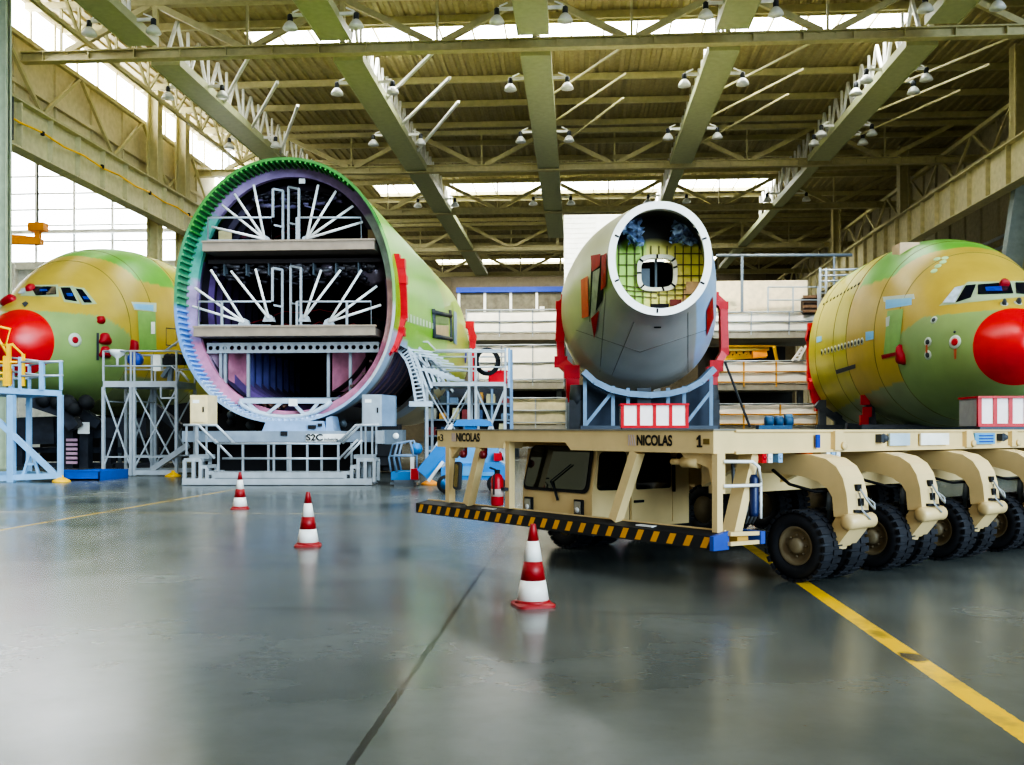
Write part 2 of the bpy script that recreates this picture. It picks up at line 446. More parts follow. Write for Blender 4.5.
while y < 128: m.bar((26.5, y, 19.4), (26.5, y+3, 21.6), .16); m.bar((26.5, y+3, 21.6), (26.5, y+6, 19.4), .16); y += 6
tag(m.build('eaves_lattice', BEIGEST), 'shaded lattice beam running along the right eaves above the runway', 'lattice beam')
m = MB()
for z, xx in ((22.0, -28.72), (18.6, -28.72)):
    m.bar((xx, 42, z), (xx, 130, z), .26)
y = 42
while y < 128: m.bar((-28.72, y, 18.6), (-28.72, y+4, 22.), .18); m.bar((-28.72, y+4, 22.), (-28.72, y+8, 18.6), .18); y += 8
tag(m.build('eaves_lattice', BEIGEST), 'beige lattice beam running along the left eaves in front of the cream wall', 'lattice beam')
def column(x, y, w_, h, mt, lab):
    m = MB(); m.box(x-w_, x-w_*.75, y-w_, y+w_, 0, h); m.box(x+w_*.75, x+w_, y-w_, y+w_, 0, h); m.box(x-w_, x+w_, y-.05, y+.05, 0, h)
    m.box(x-w_*1.6, x+w_*1.6, y-w_*1.6, y+w_*1.6, 0, .08)
    tag(m.build('steel_column', mt), lab, 'column')
p = P(4, 300, 41.5); column(p.x, p.y, .22, 24, mat('column_green', (168, 178, 150), .5), 'green-grey steel column at the far left edge of the view')
for y, wh in ((62., 'nearer'), (66.5, 'farther')): column(-27.9, y, .38, 24, BEIGEST, 'beige steel column under the left runway, the %s of two beside the ringed fuselage' % wh)
for y, wh in ((58., 'nearest'), (78., 'second'), (98., 'farthest')): column(25.6, y, .4, 24, BEIGEST, 'shaded beige column along the right wall, %s of three' % wh)
m = MB(); a = PY(1024, 150, 42.); b = PY(1008, 272, 42.); a2 = PY(1040, 150, 42.)
m.bar(P(1030, 140, 55), P(1006, 300, 55), 1.0, .6); m.bar(P(1006, 300, 55), P(1002, 443, 55), .8, .6)
tag(m.build('diagonal_strut', mat('strut_grey', (132, 144, 142), .5)), 'heavy grey slanted strut at the right edge behind the right nose', 'strut')
for i, (dz, dx) in enumerate(((14.6, 28.3), (14.1, 28.8), (13.6, 29.2), (13.0, 29.4))):
    m = MB(); m.tube([(dx, 44, dz), (dx, 90, dz)], .12, 8)
    tag(m.build('service_pipe', STEEL), 'bare metal service pipe on the right wall, %s of four from the top' % ORD[i], 'pipe', 'service pipes under the right runway')
# orange hoist in the left bay
t = thing('overhead_hoist', 'orange hoist beam hanging in the bright left bay', 'hoist', P(22, 245, 60))
m = MB(); m.bar(P(0, 241, 60), P(42, 242, 60), .5, .35); m.bar(P(6, 236, 60), P(36, 239, 60), .25, .25); m.bar(P(2, 233, 60), P(12, 241, 60), .18); m.build('beam', ORANGE, t)
m = MB(); m.bar(P(38, 241, 60), P(38, 226, 60), .3); m.box(*(lambda q: (q.x-.5, q.x+.5, q.y-.3, q.y+.3, q.z-.2, q.z+.3))(P(38, 228, 60))); m.build('trolley', ORANGE, t)
m = MB(); m.bar(P(38, 224, 60), P(38, 100, 60), .08); m.build('chain', DGREY, t)

# roof-level lattice in front of the left strip window
m = MB()
for z in (21.9, 24.0): m.bar((-25.6, 40, z), (-25.6, 118, z), .2)
y = 40
while y < 115: m.bar((-25.6, y, 21.9), (-25.6, y+2, 24.0), .14); m.bar((-25.6, y+2, 24.0), (-25.6, y+4, 21.9), .14); m.bar((-25.6, y+4, 21.9), (-25.6, y+4, 24.0), .12); y += 4
tag(m.build('roof_lattice', BEIGEST), 'beige lattice under the roof in front of the bright left strip window', 'lattice beam')
# spots added at six unlit dome reflectors to brighten the docks
for gx in (GX[1], GX[2], GX[3]):
    for s_ in (-1.6, 1.6):
        l = bpy.data.lights.new('dock_fill_spot', 'SPOT'); l.energy = 7500; l.spot_size = math.radians(110); l.spot_blend = 1; l.shadow_soft_size = .25; l.color = (1, .95, .84)
        o = bpy.data.objects.new('dock_fill_spot', l); COL.objects.link(o); o.location = (gx+s_, 45.2, LZ-.42); o.rotation_euler = Vector((0, .75, -1)).to_track_quat('-Z', 'Y').to_euler()
# ------------------------------------------------------------------ fuselage helpers
def egg(cx, y, hw, zb, zt, n=96, k=.46, e=2.15):
    zc = zb+k*(zt-zb); out = []
    for i in range(n):
        a = 2*PI*i/n; c, s_ = math.cos(a), math.sin(a)
        x = hw*math.copysign(abs(c)**(2/e), c); z = (zt-zc if s_ > 0 else zc-zb)*math.copysign(abs(s_)**(2/e), s_)
        out.append(Vector((cx+x, y, zc+z)))
    return out
def hermite(xs, ys, x):
    if x <= xs[0]: return ys[0]
    if x >= xs[-1]: return ys[-1]
    d = []
    n = len(xs); h = [xs[i+1]-xs[i] for i in range(n-1)]; s_ = [(ys[i+1]-ys[i])/h[i] for i in range(n-1)]
    for i in range(n):
        if i == 0: d.append(s_[0])
        elif i == n-1: d.append(s_[-1])
        else: d.append(0 if s_[i-1]*s_[i] <= 0 else 2*s_[i-1]*s_[i]/(s_[i-1]+s_[i]))
    for i in range(n-1):
        if x <= xs[i+1]:
            t = (x-xs[i])/h[i]
            return (2*t**3-3*t*t+1)*ys[i]+(t**3-2*t*t+t)*h[i]*d[i]+(-2*t**3+3*t*t)*ys[i+1]+(t**3-t*t)*h[i]*d[i+1]
class Skin:
    "ray casts on a built skin so that doors, panes and covers lie on its surface"
    def __init__(s, mb): s.t = BVHTree.FromPolygons([tuple(v) for v in mb.v], mb.f)
    def hit(s, px, py):
        o, d = ray(px, py); h = s.t.ray_cast(o, d)
        return (h[0], h[1] if h[1].dot(d) < 0 else -h[1]) if h[0] is not None else None
    def near(s, p):
        h = s.t.find_nearest(p); return h[0], h[1]
    def patch(s, poly, off=.02, dens=6, col=None, mb=None):
        "panel bounded by a pixel quad, wrapped on the skin"
        mb = mb or MB(); q = [Vector((a, b)) for a, b in poly]; n = dens
        vs = []
        last = None
        for j in range(n+1):
            for i in range(n+1):
                u, v = i/n, j/n
                p = (q[0]*(1-u)+q[1]*u)*(1-v)+(q[3]*(1-u)+q[2]*u)*v
                h = s.hit(p.x, p.y)
                if h is None: return mb
                vs.append(h[0]+h[1]*off)
        fs = [(j*(n+1)+i, j*(n+1)+i+1, (j+1)*(n+1)+i+1, (j+1)*(n+1)+i) for j in range(n) for i in range(n)]
        return mb.add(vs, fs, True, col)
    def disc(s, px, py, r, off=.03, n=16, mb=None, col=None, th=.02):
        h = s.hit(px, py); mb = mb or MB()
        mb.lathe(h[0]+h[1]*off, h[1], [(r, -th), (r, 0), (r*.6, th*.4)], n, col); return mb
    def lump(s, px, py, w_, h_, dep, mb=None, tilt=0., top=.7):
        "a cloth cover bulging from the skin"
        mb = mb or MB(); hp, nr = s.hit(px, py)
        up = Vector((0, 0, 1)); up = (up-nr*up.dot(nr)).normalized(); rt = up.cross(nr).normalized()
        rot = Matrix.Rotation(tilt, 3, nr); up = rot @ up; rt = rot @ rt
        rings = []
        for t, sc in ((-.06, 1.), (.35*dep, .98), (.8*dep, .8), (dep, .45)):
            ring = []
            for k in range(14):
                a = 2*PI*k/14; x = math.copysign(abs(math.cos(a))**.6, math.cos(a)); y = math.copysign(abs(math.sin(a))**.6, math.sin(a))
                wj = 1+.12*math.sin(3*a+px)*(t > 0)
                ring.append(hp+nr*t+rt*(x*w_/2*sc*wj*(top if y > 0 else 1))+up*(y*h_/2*sc*wj))
            rings.append(ring)
        mb.loft(rings, cap1=True); return mb
def inpoly(x, y, poly):
    r_ = False; n = len(poly)
    for i in range(n):
        x1, y1 = poly[i]; x2, y2 = poly[(i+1) % n]
        if (y1 > y) != (y2 > y) and x < (x2-x1)*(y-y1)/(y2-y1)+x1: r_ = not r_
    return r_
OLIVE = (182, 156, 62); GREENL = (138, 160, 98); GREENB = (104, 170, 56); PRIM = (170, 164, 52); UNDER = (138, 150, 108)

# ------------------------------------------------------------------ nose sections
NU = [0, .05, .15, .35, .7, 1.2, 1.8, 2.5, 3.2, 4., 5., 6., 7., 8., 9., 10., 11., 12., 13.]
TOPU = [0, .05, .2, .5, 1.0, 1.6, 2.2, 3.0, 4.0, 5.0, 6.0, 7.2, 8.6, 10.2, 12.0, 30]
TOPZ = [0, .30, .62, .98, 1.38, 1.80, 2.22, 2.85, 3.62, 4.25, 4.70, 5.05, 5.28, 5.40, 5.45, 5.45]
def nose_sec(u):
    q = 1-(1-min(u, 11.)/11.)**2.4
    hw = 3.57*q**.58
    b = 2.85*(1-(1-min(u, 9.)/9.)**2.5)**.56
    return hw, -b, hermite(TOPU, TOPZ, u)
def nose(cx, ty, tz, L, name, label, right):
    t = thing(name, label, 'aircraft nose section', (cx, ty+L*.6, tz-2.85))
    us = [0.02]+[.04*(1.16**i) for i in range(1, 24)]
    us = [u for u in us if u < 1.05]; ur = 1.02
    us = [u for u in us if u < ur]+[ur]
    rad = MB()
    rings = []
    for u in us:
        hw, b, tt = nose_sec(u); rings.append(egg(cx, ty+u, hw, tz+b, tz+tt, 96, .5, 2.05))
    rad.loft(rings, cap0=True)
    rad.build('radome', mat('radome_red', (200, 8, 18), .34, 0, .06), t)
    body = MB(); rings = []; cols = []
    u = ur
    N_ = 180
    while True:
        hw, b, tt = nose_sec(u); k = .5-.04*min(1, (u-1)/6)
        ring = egg(cx, ty+u, hw, tz+b, tz+tt, N_, k, 2.05+.1*min(1, u/6)); rings.append(ring)
        for i, p in enumerate(ring):
            z = p.z-tz; side = p.x-cx
            c = OLIVE
            if u > 9.5: c = PRIM
            # lower forward green field, with the slanting upper edge
            zedge = 1.35 if u < 3.2 else (1.35-(u-3.2)*.5 if u < 4.6 else -1.0-.09*(u-4.6))
            if z < zedge: c = GREENL if u < 4.6 else UNDER
            # crown panel in fresh green
            f0 = 5.2+max(0, abs(side)-.8)*.5
            if z > 3.35 and f0 < u < 9.6-(abs(side))*.12: c = GREENB
            if u > 11.6 and z > 4.6: c = (150, 174, 80)
            cols.append(c)
        if u >= L: break
        u = min(L, u+max(.06, min(.10, u*.05)))
    body.loft(rings, cols=cols)
    sk = Skin(body)
    body.build('skin', vmat('primer_paint', .38, .09, .9), t)
    m = MB(); hw, b, tt = nose_sec(L)
    o_ = egg(cx, ty+L-.02, hw, tz+b, tz+tt, 64); i_ = egg(cx, ty+L-.02, hw-.2, tz+b+.2, tz+tt-.2, 64)
    m.loft([o_, i_, egg(cx, ty+L-1.5, hw-.2, tz+b+.2, tz+tt-.2, 64)], cap1=True, smooth=False); m.build('end_frame', DARK, t)
    # faint lap joints around and along the skin
    return t, sk
PALEJ = mat('pale_sealant', (186, 196, 180), .5, 0, .05)
SKYP = mat('sky_blue_patch', (120, 186, 226), .5, 0, .05)
DOORG = mat('door_green', (132, 172, 92), .42, 0, .08)
PANE = mat('cockpit_glass', (10, 16, 34), .08, 0, .2, spec=.9)
PANEB = mat('pane_blue_film', (30, 60, 150), .25, 0, .3)
FRAMEP = mat('windscreen_frame', (158, 172, 134), .5, 0, .05)

# --- right nose
pr = P(1028, 345, 33.2)
tr, kr = nose(pr.x, pr.y, pr.z, 16.4, 'aircraft_nose', 'olive and green primed aircraft nose with red radome at the right edge of the hall', True)
def pane(sk, root, quad, m, off=.035, frame=None, dens=6):
    if frame: sk.patch(frame, .015, dens).build('window_surround', FRAMEP, root)
    o = sk.patch(quad, off, dens).build('cockpit_window', m, root); return o
kr.patch([(939, 306), (968, 282), (1031, 281), (1031, 296)], .012, 10).build('window_surround', FRAMEP, tr)
pane(kr, tr, [(943, 303), (955, 288), (964, 286), (955, 303)], mat('pale_cockpit_glass', (190, 204, 214), .1, 0, .3, spec=.9))
pane(kr, tr, [(956, 303), (966, 286), (976, 285), (971, 298)], PANE)
pane(kr, tr, [(978, 285), (1010, 283), (1013, 294), (978, 295)], PANE)
pane(kr, tr, [(1015, 283), (1029, 283), (1029, 295), (1016, 294)], PANE)
kr.patch([(985, 288), (1001, 287), (1002, 292), (986, 292)], .05).build('pane_film', PANEB, tr)
# passenger door with surround
m = kr.patch([(886, 300), (912, 298), (912, 305), (886, 309)], .02); m.build('door_patch', SKYP, tr)
kr.patch([(883, 297), (914, 294), (915, 299), (884, 302)], .012).build('door_edge', PALEJ, tr)
d_ = kr.patch([(888, 311), (904, 309), (899, 354), (884, 357)], .03); d_ = d_.build('door', DOORG, tr)
kr.patch([(887, 318), (891, 316), (890, 326), (887, 327)], .05).build('door_window', PALEJ, d_)
kr.patch([(882, 355), (902, 351), (902, 354), (883, 359)], .04).build('strap', REDCL, tr)
kr.lump(902, 355, .42, .8, .25, top=.4).build('probe_cover', REDCL, tr)
for i in range(13):
    o = kr.disc(822+i*3.35, 352.5-i*.95, .09, n=10).build('cabin_window', DGREY, tr)
    kr.disc(822+i*3.35, 352.5-i*.95, .16, off=.012, n=10, th=.01).build('window_ring', PALEJ, o)
for i in range(11): kr.disc(824+i*3.5, 304-i*2.0, .08, n=8).build('cabin_window', DGREY, tr)
kr.patch([(836, 370), (856, 364), (856, 368), (837, 374)], .03).build('vent_slot', DGREY, tr)
kr.patch([(817, 337), (822, 336), (822, 341), (817, 343)], .02).build('paint_patch', SKYP, tr)
kr.patch([(866, 332), (874, 331), (874, 339), (866, 341)], .02).build('paint_patch', SKYP, tr)
for (px, py, r_, c, ring) in ((955, 342, .14, RED, 1), (928, 342, .1, DGREY, 1), (928, 355, .1, DGREY, 1), (934, 320, .08, DGREY, 1), (955, 332, .05, DGREY, 0)):
    if ring: kr.disc(px, py, r_*1.8, .012, th=.01).build('pale_ring', PALEJ, tr)
    kr.disc(px, py, r_, .035).build('sensor_plate', c, tr)
kr.patch([(954, 347), (957, 347), (956.5, 359), (954.5, 359)], .02).build('red_streak', mat('faded_red', (190, 90, 60), .6), tr)
kr.patch([(926, 345), (928, 345), (928, 353), (926, 353)], .02).build('red_streak', mat('faded_red', (190, 90, 60), .6), tr)
for px, py in ((1004, 304), (1018, 303)):
    kr.disc(px, py, .14, .012, th=.01).build('pale_ring', PALEJ, tr); kr.lump(px, py, .16, .22, .2).build('probe', DGREY, tr)
kr.lump(1003, 285, .4, .3, .25).build('probe_cover', REDCL, tr)
for i, (px, py) in enumerate(((937, 259), (945, 258), (938, 266), (934, 271), (943, 262))): kr.disc(px, py, .13, .01).build('fastener_dot', mat('pale_green_dot', (176, 208, 150), .5), tr)
pt = P(914, 247, 43)
m = MB(); h = kr.hit(912, 249)[0]; m.box(h.x-.4, h.x+.42, h.y+.3, h.y+1.3, h.z-.3, h.z+.34); m.build('roof_fairing', mat('raw_fairing', (198, 168, 130), .5), tr)
# joints
def ringjoint(cx, ty, tz, u, n=120, r=.018):
    hw, b, tt = nose_sec(u); k = .5-.04*min(1, (u-1)/6)
    pts = egg(cx, ty+u, hw+.004, tz+b-.004, tz+tt+.004, n, k, 2.05+.1*min(1, u/6)); return pts+[pts[0]]
def joints(root, cx, ty, tz, us):
    m = MB()
    for u in us: m.tube(ringjoint(cx, ty, tz, u), .015, 4)
    tag(m.build('lap_joint', mat('joint_line', (118, 118, 66), .6), root), kind='stuff')
joints(tr, pr.x, pr.y, pr.z, (4.6, 6.3, 9.5, 11.6, 15.))
def clampset(root, pts, dep=.5, name='lifting_bracket'):
    "red bracket following a list of (px, py, depth, width)"
    m = MB()
    for (a, b) in zip(pts, pts[1:]):
        m.bar(P(a[0], a[1], a[2]), P(b[0], b[1], b[2]), a[3], dep, up=FV)
    for p in pts: q = P(p[0], p[1], p[2]); m.frame(q, p[3]*.6, dep*.55, p[3]*.5)
    return m.build(name, RED, root)
clampset(tr, [(812, 327, 50, .38), (809, 340, 50.4, .18), (809, 379, 50.4, .18), (813, 386, 50, .4), (816, 400, 50, .34), (819, 408, 50, .34)], .3)
# --- left nose
pl = P(6, 341, 38.7)
tl_, kl = nose(pl.x, pl.y, pl.z, 18.0, 'aircraft_nose', 'olive and green primed aircraft nose with red radome at the left of the hall', False)
joints(tl_, pl.x, pl.y, pl.z, (4.6, 6.3, 9.5, 11.6))
kl.patch([(20, 296), (30, 285), (58, 285), (59, 297)], .012, 6).build('window_surround', FRAMEP, tl_)
kl.patch([(58, 287), (73, 286), (80, 304), (64, 302)], .012, 6).build('window_surround', FRAMEP, tl_)
kl.patch([(73, 287), (84, 288), (97, 304), (82, 305)], .012, 6).build('window_surround', FRAMEP, tl_)
for q in ([(31, 287), (56, 287), (56.5, 295), (36, 296)], [(60.5, 288), (70, 288), (77, 302), (65, 300)], [(75.5, 289), (82, 290), (92, 303), (84, 303)]): pane(kl, tl_, q, PANE)
for q in ([(40, 290), (47, 290), (48, 292), (40, 292.5)], [(66, 294), (72, 294), (73, 297), (67, 297)], [(82, 297), (87, 297), (89, 300), (84, 300)]): kl.patch(q, .05).build('pane_film', PANEB, tl_)
pane(kl, tl_, [(18, 294), (22, 289), (28, 288), (25, 294)], mat('pale_cockpit_glass', (190, 204, 214)))
kl.lump(31, 289, .42, .4, .22).build('probe_cover', REDCL, tl_)
kl.lump(10, 301, .9, .45, .25, tilt=.25).build('probe_cover', REDCL, tl_)
kl.lump(100, 320, .4, .34, .22).build('probe_cover', REDCL, tl_)
kl.lump(104, 339, .62, .5, .25).build('probe_cover', REDCL, tl_)
kl.lump(104, 352, .58, .5, .25).build('probe_cover', REDCL, tl_)
kl.lump(132, 347, .38, .7, .3).build('probe_cover', REDCL, tl_)
kl.patch([(96, 333), (98.5, 333), (98.5, 360), (96, 360)], .03).build('sensor_strip', DGREY, tl_)
kl.patch([(22, 304), (26, 302), (29, 304), (25, 308)], .04).build('sensor_frame', DGREY, tl_)
kl.disc(75, 340, .3, .012, th=.01).build('pale_ring', PALEJ, tl_); kl.disc(75, 340, .14, .035).build('sensor_plate', REDCL, tl_)
kl.patch([(131, 302), (156, 303), (156, 312), (134, 310)], .02).build('door_edge', PALEJ, tl_)
kl.patch([(133, 304), (153, 305), (153, 311), (135, 309)], .03).build('door_patch', SKYP, tl_)
d_ = kl.patch([(137, 311), (155, 312), (156, 350), (139, 350)], .03).build('door', DOORG, tl_)
kl.patch([(150, 322), (154, 322), (154, 334), (150, 334)], .05).build('door_placard', WHITE, d_)
m = MB()
for a, b in (((166, 328), (176, 329)), ((166, 345), (176, 346)), ((166, 328), (166, 345)), ((176, 329), (176, 346))):
    m.tube([kl.hit(*a)[0], kl.hit(*b)[0]], .025, 5)
m.build('access_hatch', DGREY, tl_)
# ------------------------------------------------------------------ big centre fuselage, open end towards the camera
FD = 30.6
c0 = P(284, 430, FD); FXC = c0.x; FY0 = c0.y; FB = 1.87; FT = 10.28; FHW = 3.56; FL = 20.5
fz = thing('fuselage_section', 'huge open fuselage barrel with green skin and ribbed ring facing the camera', 'fuselage section', (FXC, FY0+FL/2, FB))
def fegg(y, ins=0., n=128): return egg(FXC, y, FHW-ins, FB+ins, FT-ins, n, .46, 2.12)
LIME = (120, 180, 34); LIME2 = (148, 174, 40); GRYB = (150, 172, 196)
m = MB(); rings = []; cols = []; Ysk = []; y = FY0
while y < FY0+FL: Ysk.append(y); y += .25
Ysk.append(FY0+FL)
NN = 160
for y in Ysk:
    ring = fegg(y, 0, NN); rings.append(ring); u = y-FY0
    for p in ring:
        z = p.z; c = LIME
        if u > 12: c = LIME2
        lo = 4.9-.10*u if u < 12 else 4.0
        if z < lo: c = GRYB if u < 12 else (176, 160, 116)
        if z < 4.35 and 0.9 < u < 9.5 and p.x > FXC: c = (92, 84, 80)
        if z > 9.6 and u < .5: c = (74, 150, 60)
        cols.append(c)
# the cut-out at the wing root is left open
vs = [p for r_ in rings for p in r_]; fs = []
for i in range(len(rings)-1):
    for k in range(NN):
        a = 2*PI*(k+.5)/NN; u = Ysk[i]-FY0
        if 1.1 < u < 8.2 and (a > 2*PI-1.02 and a < 2*PI-.30): continue
        fs.append((i*NN+k, i*NN+(k+1) % NN, (i+1)*NN+(k+1) % NN, (i+1)*NN+k))
m.add(vs, fs, True, cols); skb = Skin(m)
m.build('skin', vmat('primer_paint_b', .32, .07, .9), fz)
# ribbed inner rim
def zone(p):
    z = p.z
    if z > 8.0: return (66, 128, 58)
    if z > 5.6: return (72, 138, 96) if p.x < FXC else (126, 176, 100)
    if z > 3.2: return (110, 148, 196) if p.x < FXC else (176, 178, 180)
    return (150, 172, 196)
m = MB(); a_ = fegg(FY0, .02, 200); b_ = fegg(FY0+.82, .06, 200)
m.loft([a_, b_], cols=[zone(p) for p in a_]+[zone(p) for p in b_], smooth=False)
m.build('rim_panel', vmat('rim_paint', .45, .1, 3.), fz)
m = MB(); n_ = 132; A = fegg(FY0-.01, .03, n_); B = fegg(FY0+.8, .05, n_); A2 = fegg(FY0-.01, .13, n_); B2 = fegg(FY0+.8, .15, n_)
for k in range(n_):
    k2 = (k+1) % n_; q = .32
    if A[k].x > FXC+1.2 and A[k].z < 9.4: continue
    poly = [A[k], A[k].lerp(A[k2], q), A2[k].lerp(A2[k2], q), A2[k]]; pol2 = [B[k], B[k].lerp(B[k2], q), B2[k].lerp(B2[k2], q), B2[k]]
    cc = tuple(int(v*1.18) if v < 200 else v for v in zone(A[k]))
    m.add(poly+pol2, [(0, 1, 2, 3), (4, 5, 6, 7), (0, 1, 5, 4), (1, 2, 6, 5), (2, 3, 7, 6), (3, 0, 4, 7)], False, [cc]*8)
tag(m.build('stringer_band', vmat('rim_paint'), fz), kind='stuff')
def ringflat(y, i0, i1, th, col, name, mt, n=160):
    m = MB(); r1 = fegg(y, i0, n); r2 = fegg(y, i1, n); r3 = fegg(y+th, i1, n)
    cl = None if col is None else [col(p) for p in r1]+[col(p) for p in r2]+[col(p) for p in r3]
    m.loft([r1, r2, r3], smooth=False, cols=cl); return m.build(name, mt, fz)
def fcol(p):
    if p.z > 8.6: return (150, 126, 168)
    if p.z > 6.5: return (96, 168, 150) if p.x < FXC else (190, 208, 200)
    if p.z > 4.6: return (180, 150, 184) if p.x < FXC else (222, 180, 180)
    return (206, 132, 158)
ringflat(FY0+.78, .06, .40, .2, fcol, 'end_frame', vmat('frame_paint', .5, .22, 3.))
# lower lip of the ring (front edge seen face on)
m = MB(); n = 128; r1 = fegg(FY0-.02, -.02, n); r2 = fegg(FY0-.02, .07, n); r3 = fegg(FY0+.3, .07, n)
m.loft([r1, r2, r3], smooth=False, cols=[zone(p) for p in r1]+[zone(p) for p in r2]*2); m.build('ring_lip', vmat('rim_paint'), fz)
# lining and inner frames, coloured darker with depth as stand-in for interior shade
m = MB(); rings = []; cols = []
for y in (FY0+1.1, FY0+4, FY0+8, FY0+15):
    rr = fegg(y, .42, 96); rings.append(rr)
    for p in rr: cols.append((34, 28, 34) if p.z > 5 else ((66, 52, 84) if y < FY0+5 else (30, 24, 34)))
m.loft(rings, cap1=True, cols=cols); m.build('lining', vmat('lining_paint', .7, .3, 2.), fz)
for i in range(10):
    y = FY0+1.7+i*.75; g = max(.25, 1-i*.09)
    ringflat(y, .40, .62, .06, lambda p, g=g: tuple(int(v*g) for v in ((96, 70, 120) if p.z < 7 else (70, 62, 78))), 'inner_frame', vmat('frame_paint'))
# decks inside
def px3(px, py, d=31.6): return P(px, py, d)
def inner_floor(z, y0, y1, th, mt, name):
    m = MB(); hw = max(abs(p.x-FXC) for p in fegg(0, .5, 96) if abs(p.z-z) < .25)
    m.box(FXC-hw, FXC+hw, y0, y1, z-th, z); return m.build(name, mt, fz), hw
fl, hwU = inner_floor(7.28, FY0+1.1, FY0+14, .14, mat('floor_dark', (58, 52, 54), .6, .2), 'upper_floor')
fl, hwM = inner_floor(4.52, FY0+1.1, FY0+14, .12, mat('floor_dark', (58, 52, 54)), 'main_floor')
fl, hwL = inner_floor(2.72, FY0+1.0, FY0+14, .1, mat('hold_floor', (120, 128, 134), .5, .3), 'hold_floor')
# perforated cross beam
m = MB(); z0, z1 = 4.22, 4.46; y = FY0+.9; nh = 24; x0, x1 = FXC-hwM+.05, FXC+hwM-.05; dx = (x1-x0)/nh
for i in range(nh):
    xa = x0+i*dx; xc = xa+dx/2; rx, rz = dx*.32, .075
    inn = [Vector((xc+rx*math.cos(2*PI*k/16), y, (z0+z1)/2+rz*math.sin(2*PI*k/16))) for k in range(16)]
    out = []
    for k in range(16):
        c, s_ = math.cos(2*PI*k/16), math.sin(2*PI*k/16); q = max(abs(c), abs(s_)); out.append(Vector((xc+c/q*dx/2, y, (z0+z1)/2+s_/q*(z1-z0)/2)))
    m.loft([out, inn, [p+Vector((0, .05, 0)) for p in inn]], smooth=False)
m.box(x0, x1, y-.03, y+.15, z1, z1+.05); m.box(x0, x1, y-.03, y+.15, z0-.05, z0)
m.build('floor_beam', ALU, fz)
# system bundles hanging under the upper floor and crown
rng = random.Random(3)
def bundle(name, x0, x1, z0, z1, cnt, mtl, y=FY0+1.2):
    m = MB()
    for i in range(cnt):
        x = rng.uniform(x0, x1); z = rng.uniform(z0, z1); L_ = rng.uniform(.1, .5)
        m.tube([(x, y+rng.uniform(0, .5), z), (x+L_, y+rng.uniform(0, .5), z+rng.uniform(-.12, .12))], rng.uniform(.03, .08), 6)
    return tag(m.build(name, mtl, fz), kind='stuff')
bundle('duct_bundle', FXC-2.9, FXC+2.6, 6.85, 7.15, 90, mat('duct_grey', (96, 92, 96), .5, .3))
bundle('duct_bundle', FXC-2.7, FXC+2.4, 6.55, 6.9, 50, mat('duct_dark', (44, 40, 46), .5, .3))
bundle('cable_bundle', FXC-1.7, FXC+1.5, 9.15, 9.5, 60, mat('duct_dark', (44, 40, 46)))
bundle('cable_bundle', FXC-1.7, FXC+1.5, 9.0, 9.45, 20, mat('duct_violet', (110, 100, 130), .5, .1))
for i in range(7):
    x = FXC-2.4+i*.75; MB().box(x, x+.04, FY0+1.15, FY0+1.5, 6.75, 7.15).build('hanging_bracket', DSTEEL, fz)
# red cable loops deep inside
m = MB()
for zc, sg, hw in ((9.0, .16, 2.1), (8.3, .2, 2.3), (6.0, .10, 2.6), (5.55, .2, 2.5)):
    pts = []
    for i in range(41):
        t_ = i/40*2-1; pts.append((FXC+t_*hw, FY0+4.2, zc-abs(math.sin(t_*PI*2.0))*sg-(.5*abs(t_)**3)))
    m.tube(pts, .022, 5)
tag(m.build('red_cable', mat('red_cable', (150, 40, 44), .5), fz), kind='stuff')
# side blankets and hold walls
def quadpatch(pts, name, mt, th=.05, par=fz):
    m = MB(); a, b, c = Vector(pts[0]), Vector(pts[1]), Vector(pts[2]); n_ = (b-a).cross(c-a).normalized(); m.prism(pts, n_*th); return m.build(name, mt, par)
PINK = mat('pink_primer', (200, 128, 150), .6, 0, .3, 2.); VIOLET = mat('violet_primer', (96, 92, 150), .6, 0, .3, 2.)
TEALB = mat('teal_blanket', (96, 150, 138), .6, 0, .35, 1.5, bump=.6, bscale=3); MAROON = mat('maroon_bulkhead', (96, 34, 44), .6, 0, .4)
def q4(x0, y0, x1, y1, d, d2=None):
    d2 = d if d2 is None else d2; return [P(x0, y1, d), P(x1, y1, d2), P(x1, y0, d2), P(x0, y0, d)]
quadpatch(q4(228, 349, 248, 396, 32.2, 33.2), 'hold_panel', PINK)
quadpatch(q4(333, 350, 366, 392, 32.6, 32.2), 'hold_panel', PINK)
quadpatch(q4(205, 352, 226, 378, 31.9, 32.1), 'hold_panel', mat('mauve_primer', (140, 110, 132), .6, 0, .3, 2.))
for i in range(8):
    d = 33.4+i*.8; m = MB(); a = P(249, 350, 33.4); b = P(249, 396, 33.4); x = a.x+.02
    m.box(x-.05, x+.14, a.y+i*.8, a.y+i*.8+.12, b.z, a.z); m.build('hold_rib', VIOLET, fz)
m = MB(); a = P(249, 350, 33.4); m.box(a.x-.1, a.x-.02, a.y, a.y+7, 2.7, 4.3); m.build('hold_side_wall', mat('violet_deep', (58, 56, 104), .6, 0, .3), fz)
for px in (225.5, 248.5, 328.5, 350.5, 221):
    m = MB(); m.bar(P(px, 345, 31.75), P(px, 397, 31.75), .09, .1); m.build('hold_post', STEEL, fz)
quadpatch(q4(212, 205, 246, 238, 33.0, 34.), 'side_blanket', mat('maroon_blanket', (130, 62, 76), .7, 0, .4))
quadpatch(q4(204, 210, 214, 238, 31.85, 32.6), 'side_blanket', TEALB)
quadpatch(q4(193, 262, 212, 322, 31.7, 32.9), 'side_blanket', mat('lilac_panel', (150, 130, 176), .7, 0, .35, 2.))
quadpatch(q4(219, 231, 232, 241, 31.7), 'stowed_box', mat('pale_carton', (196, 178, 130), .6))
quadpatch(q4(368, 230, 376, 250, 31.8), 'stowed_box', mat('pale_carton', (196, 178, 130)))
m = MB()
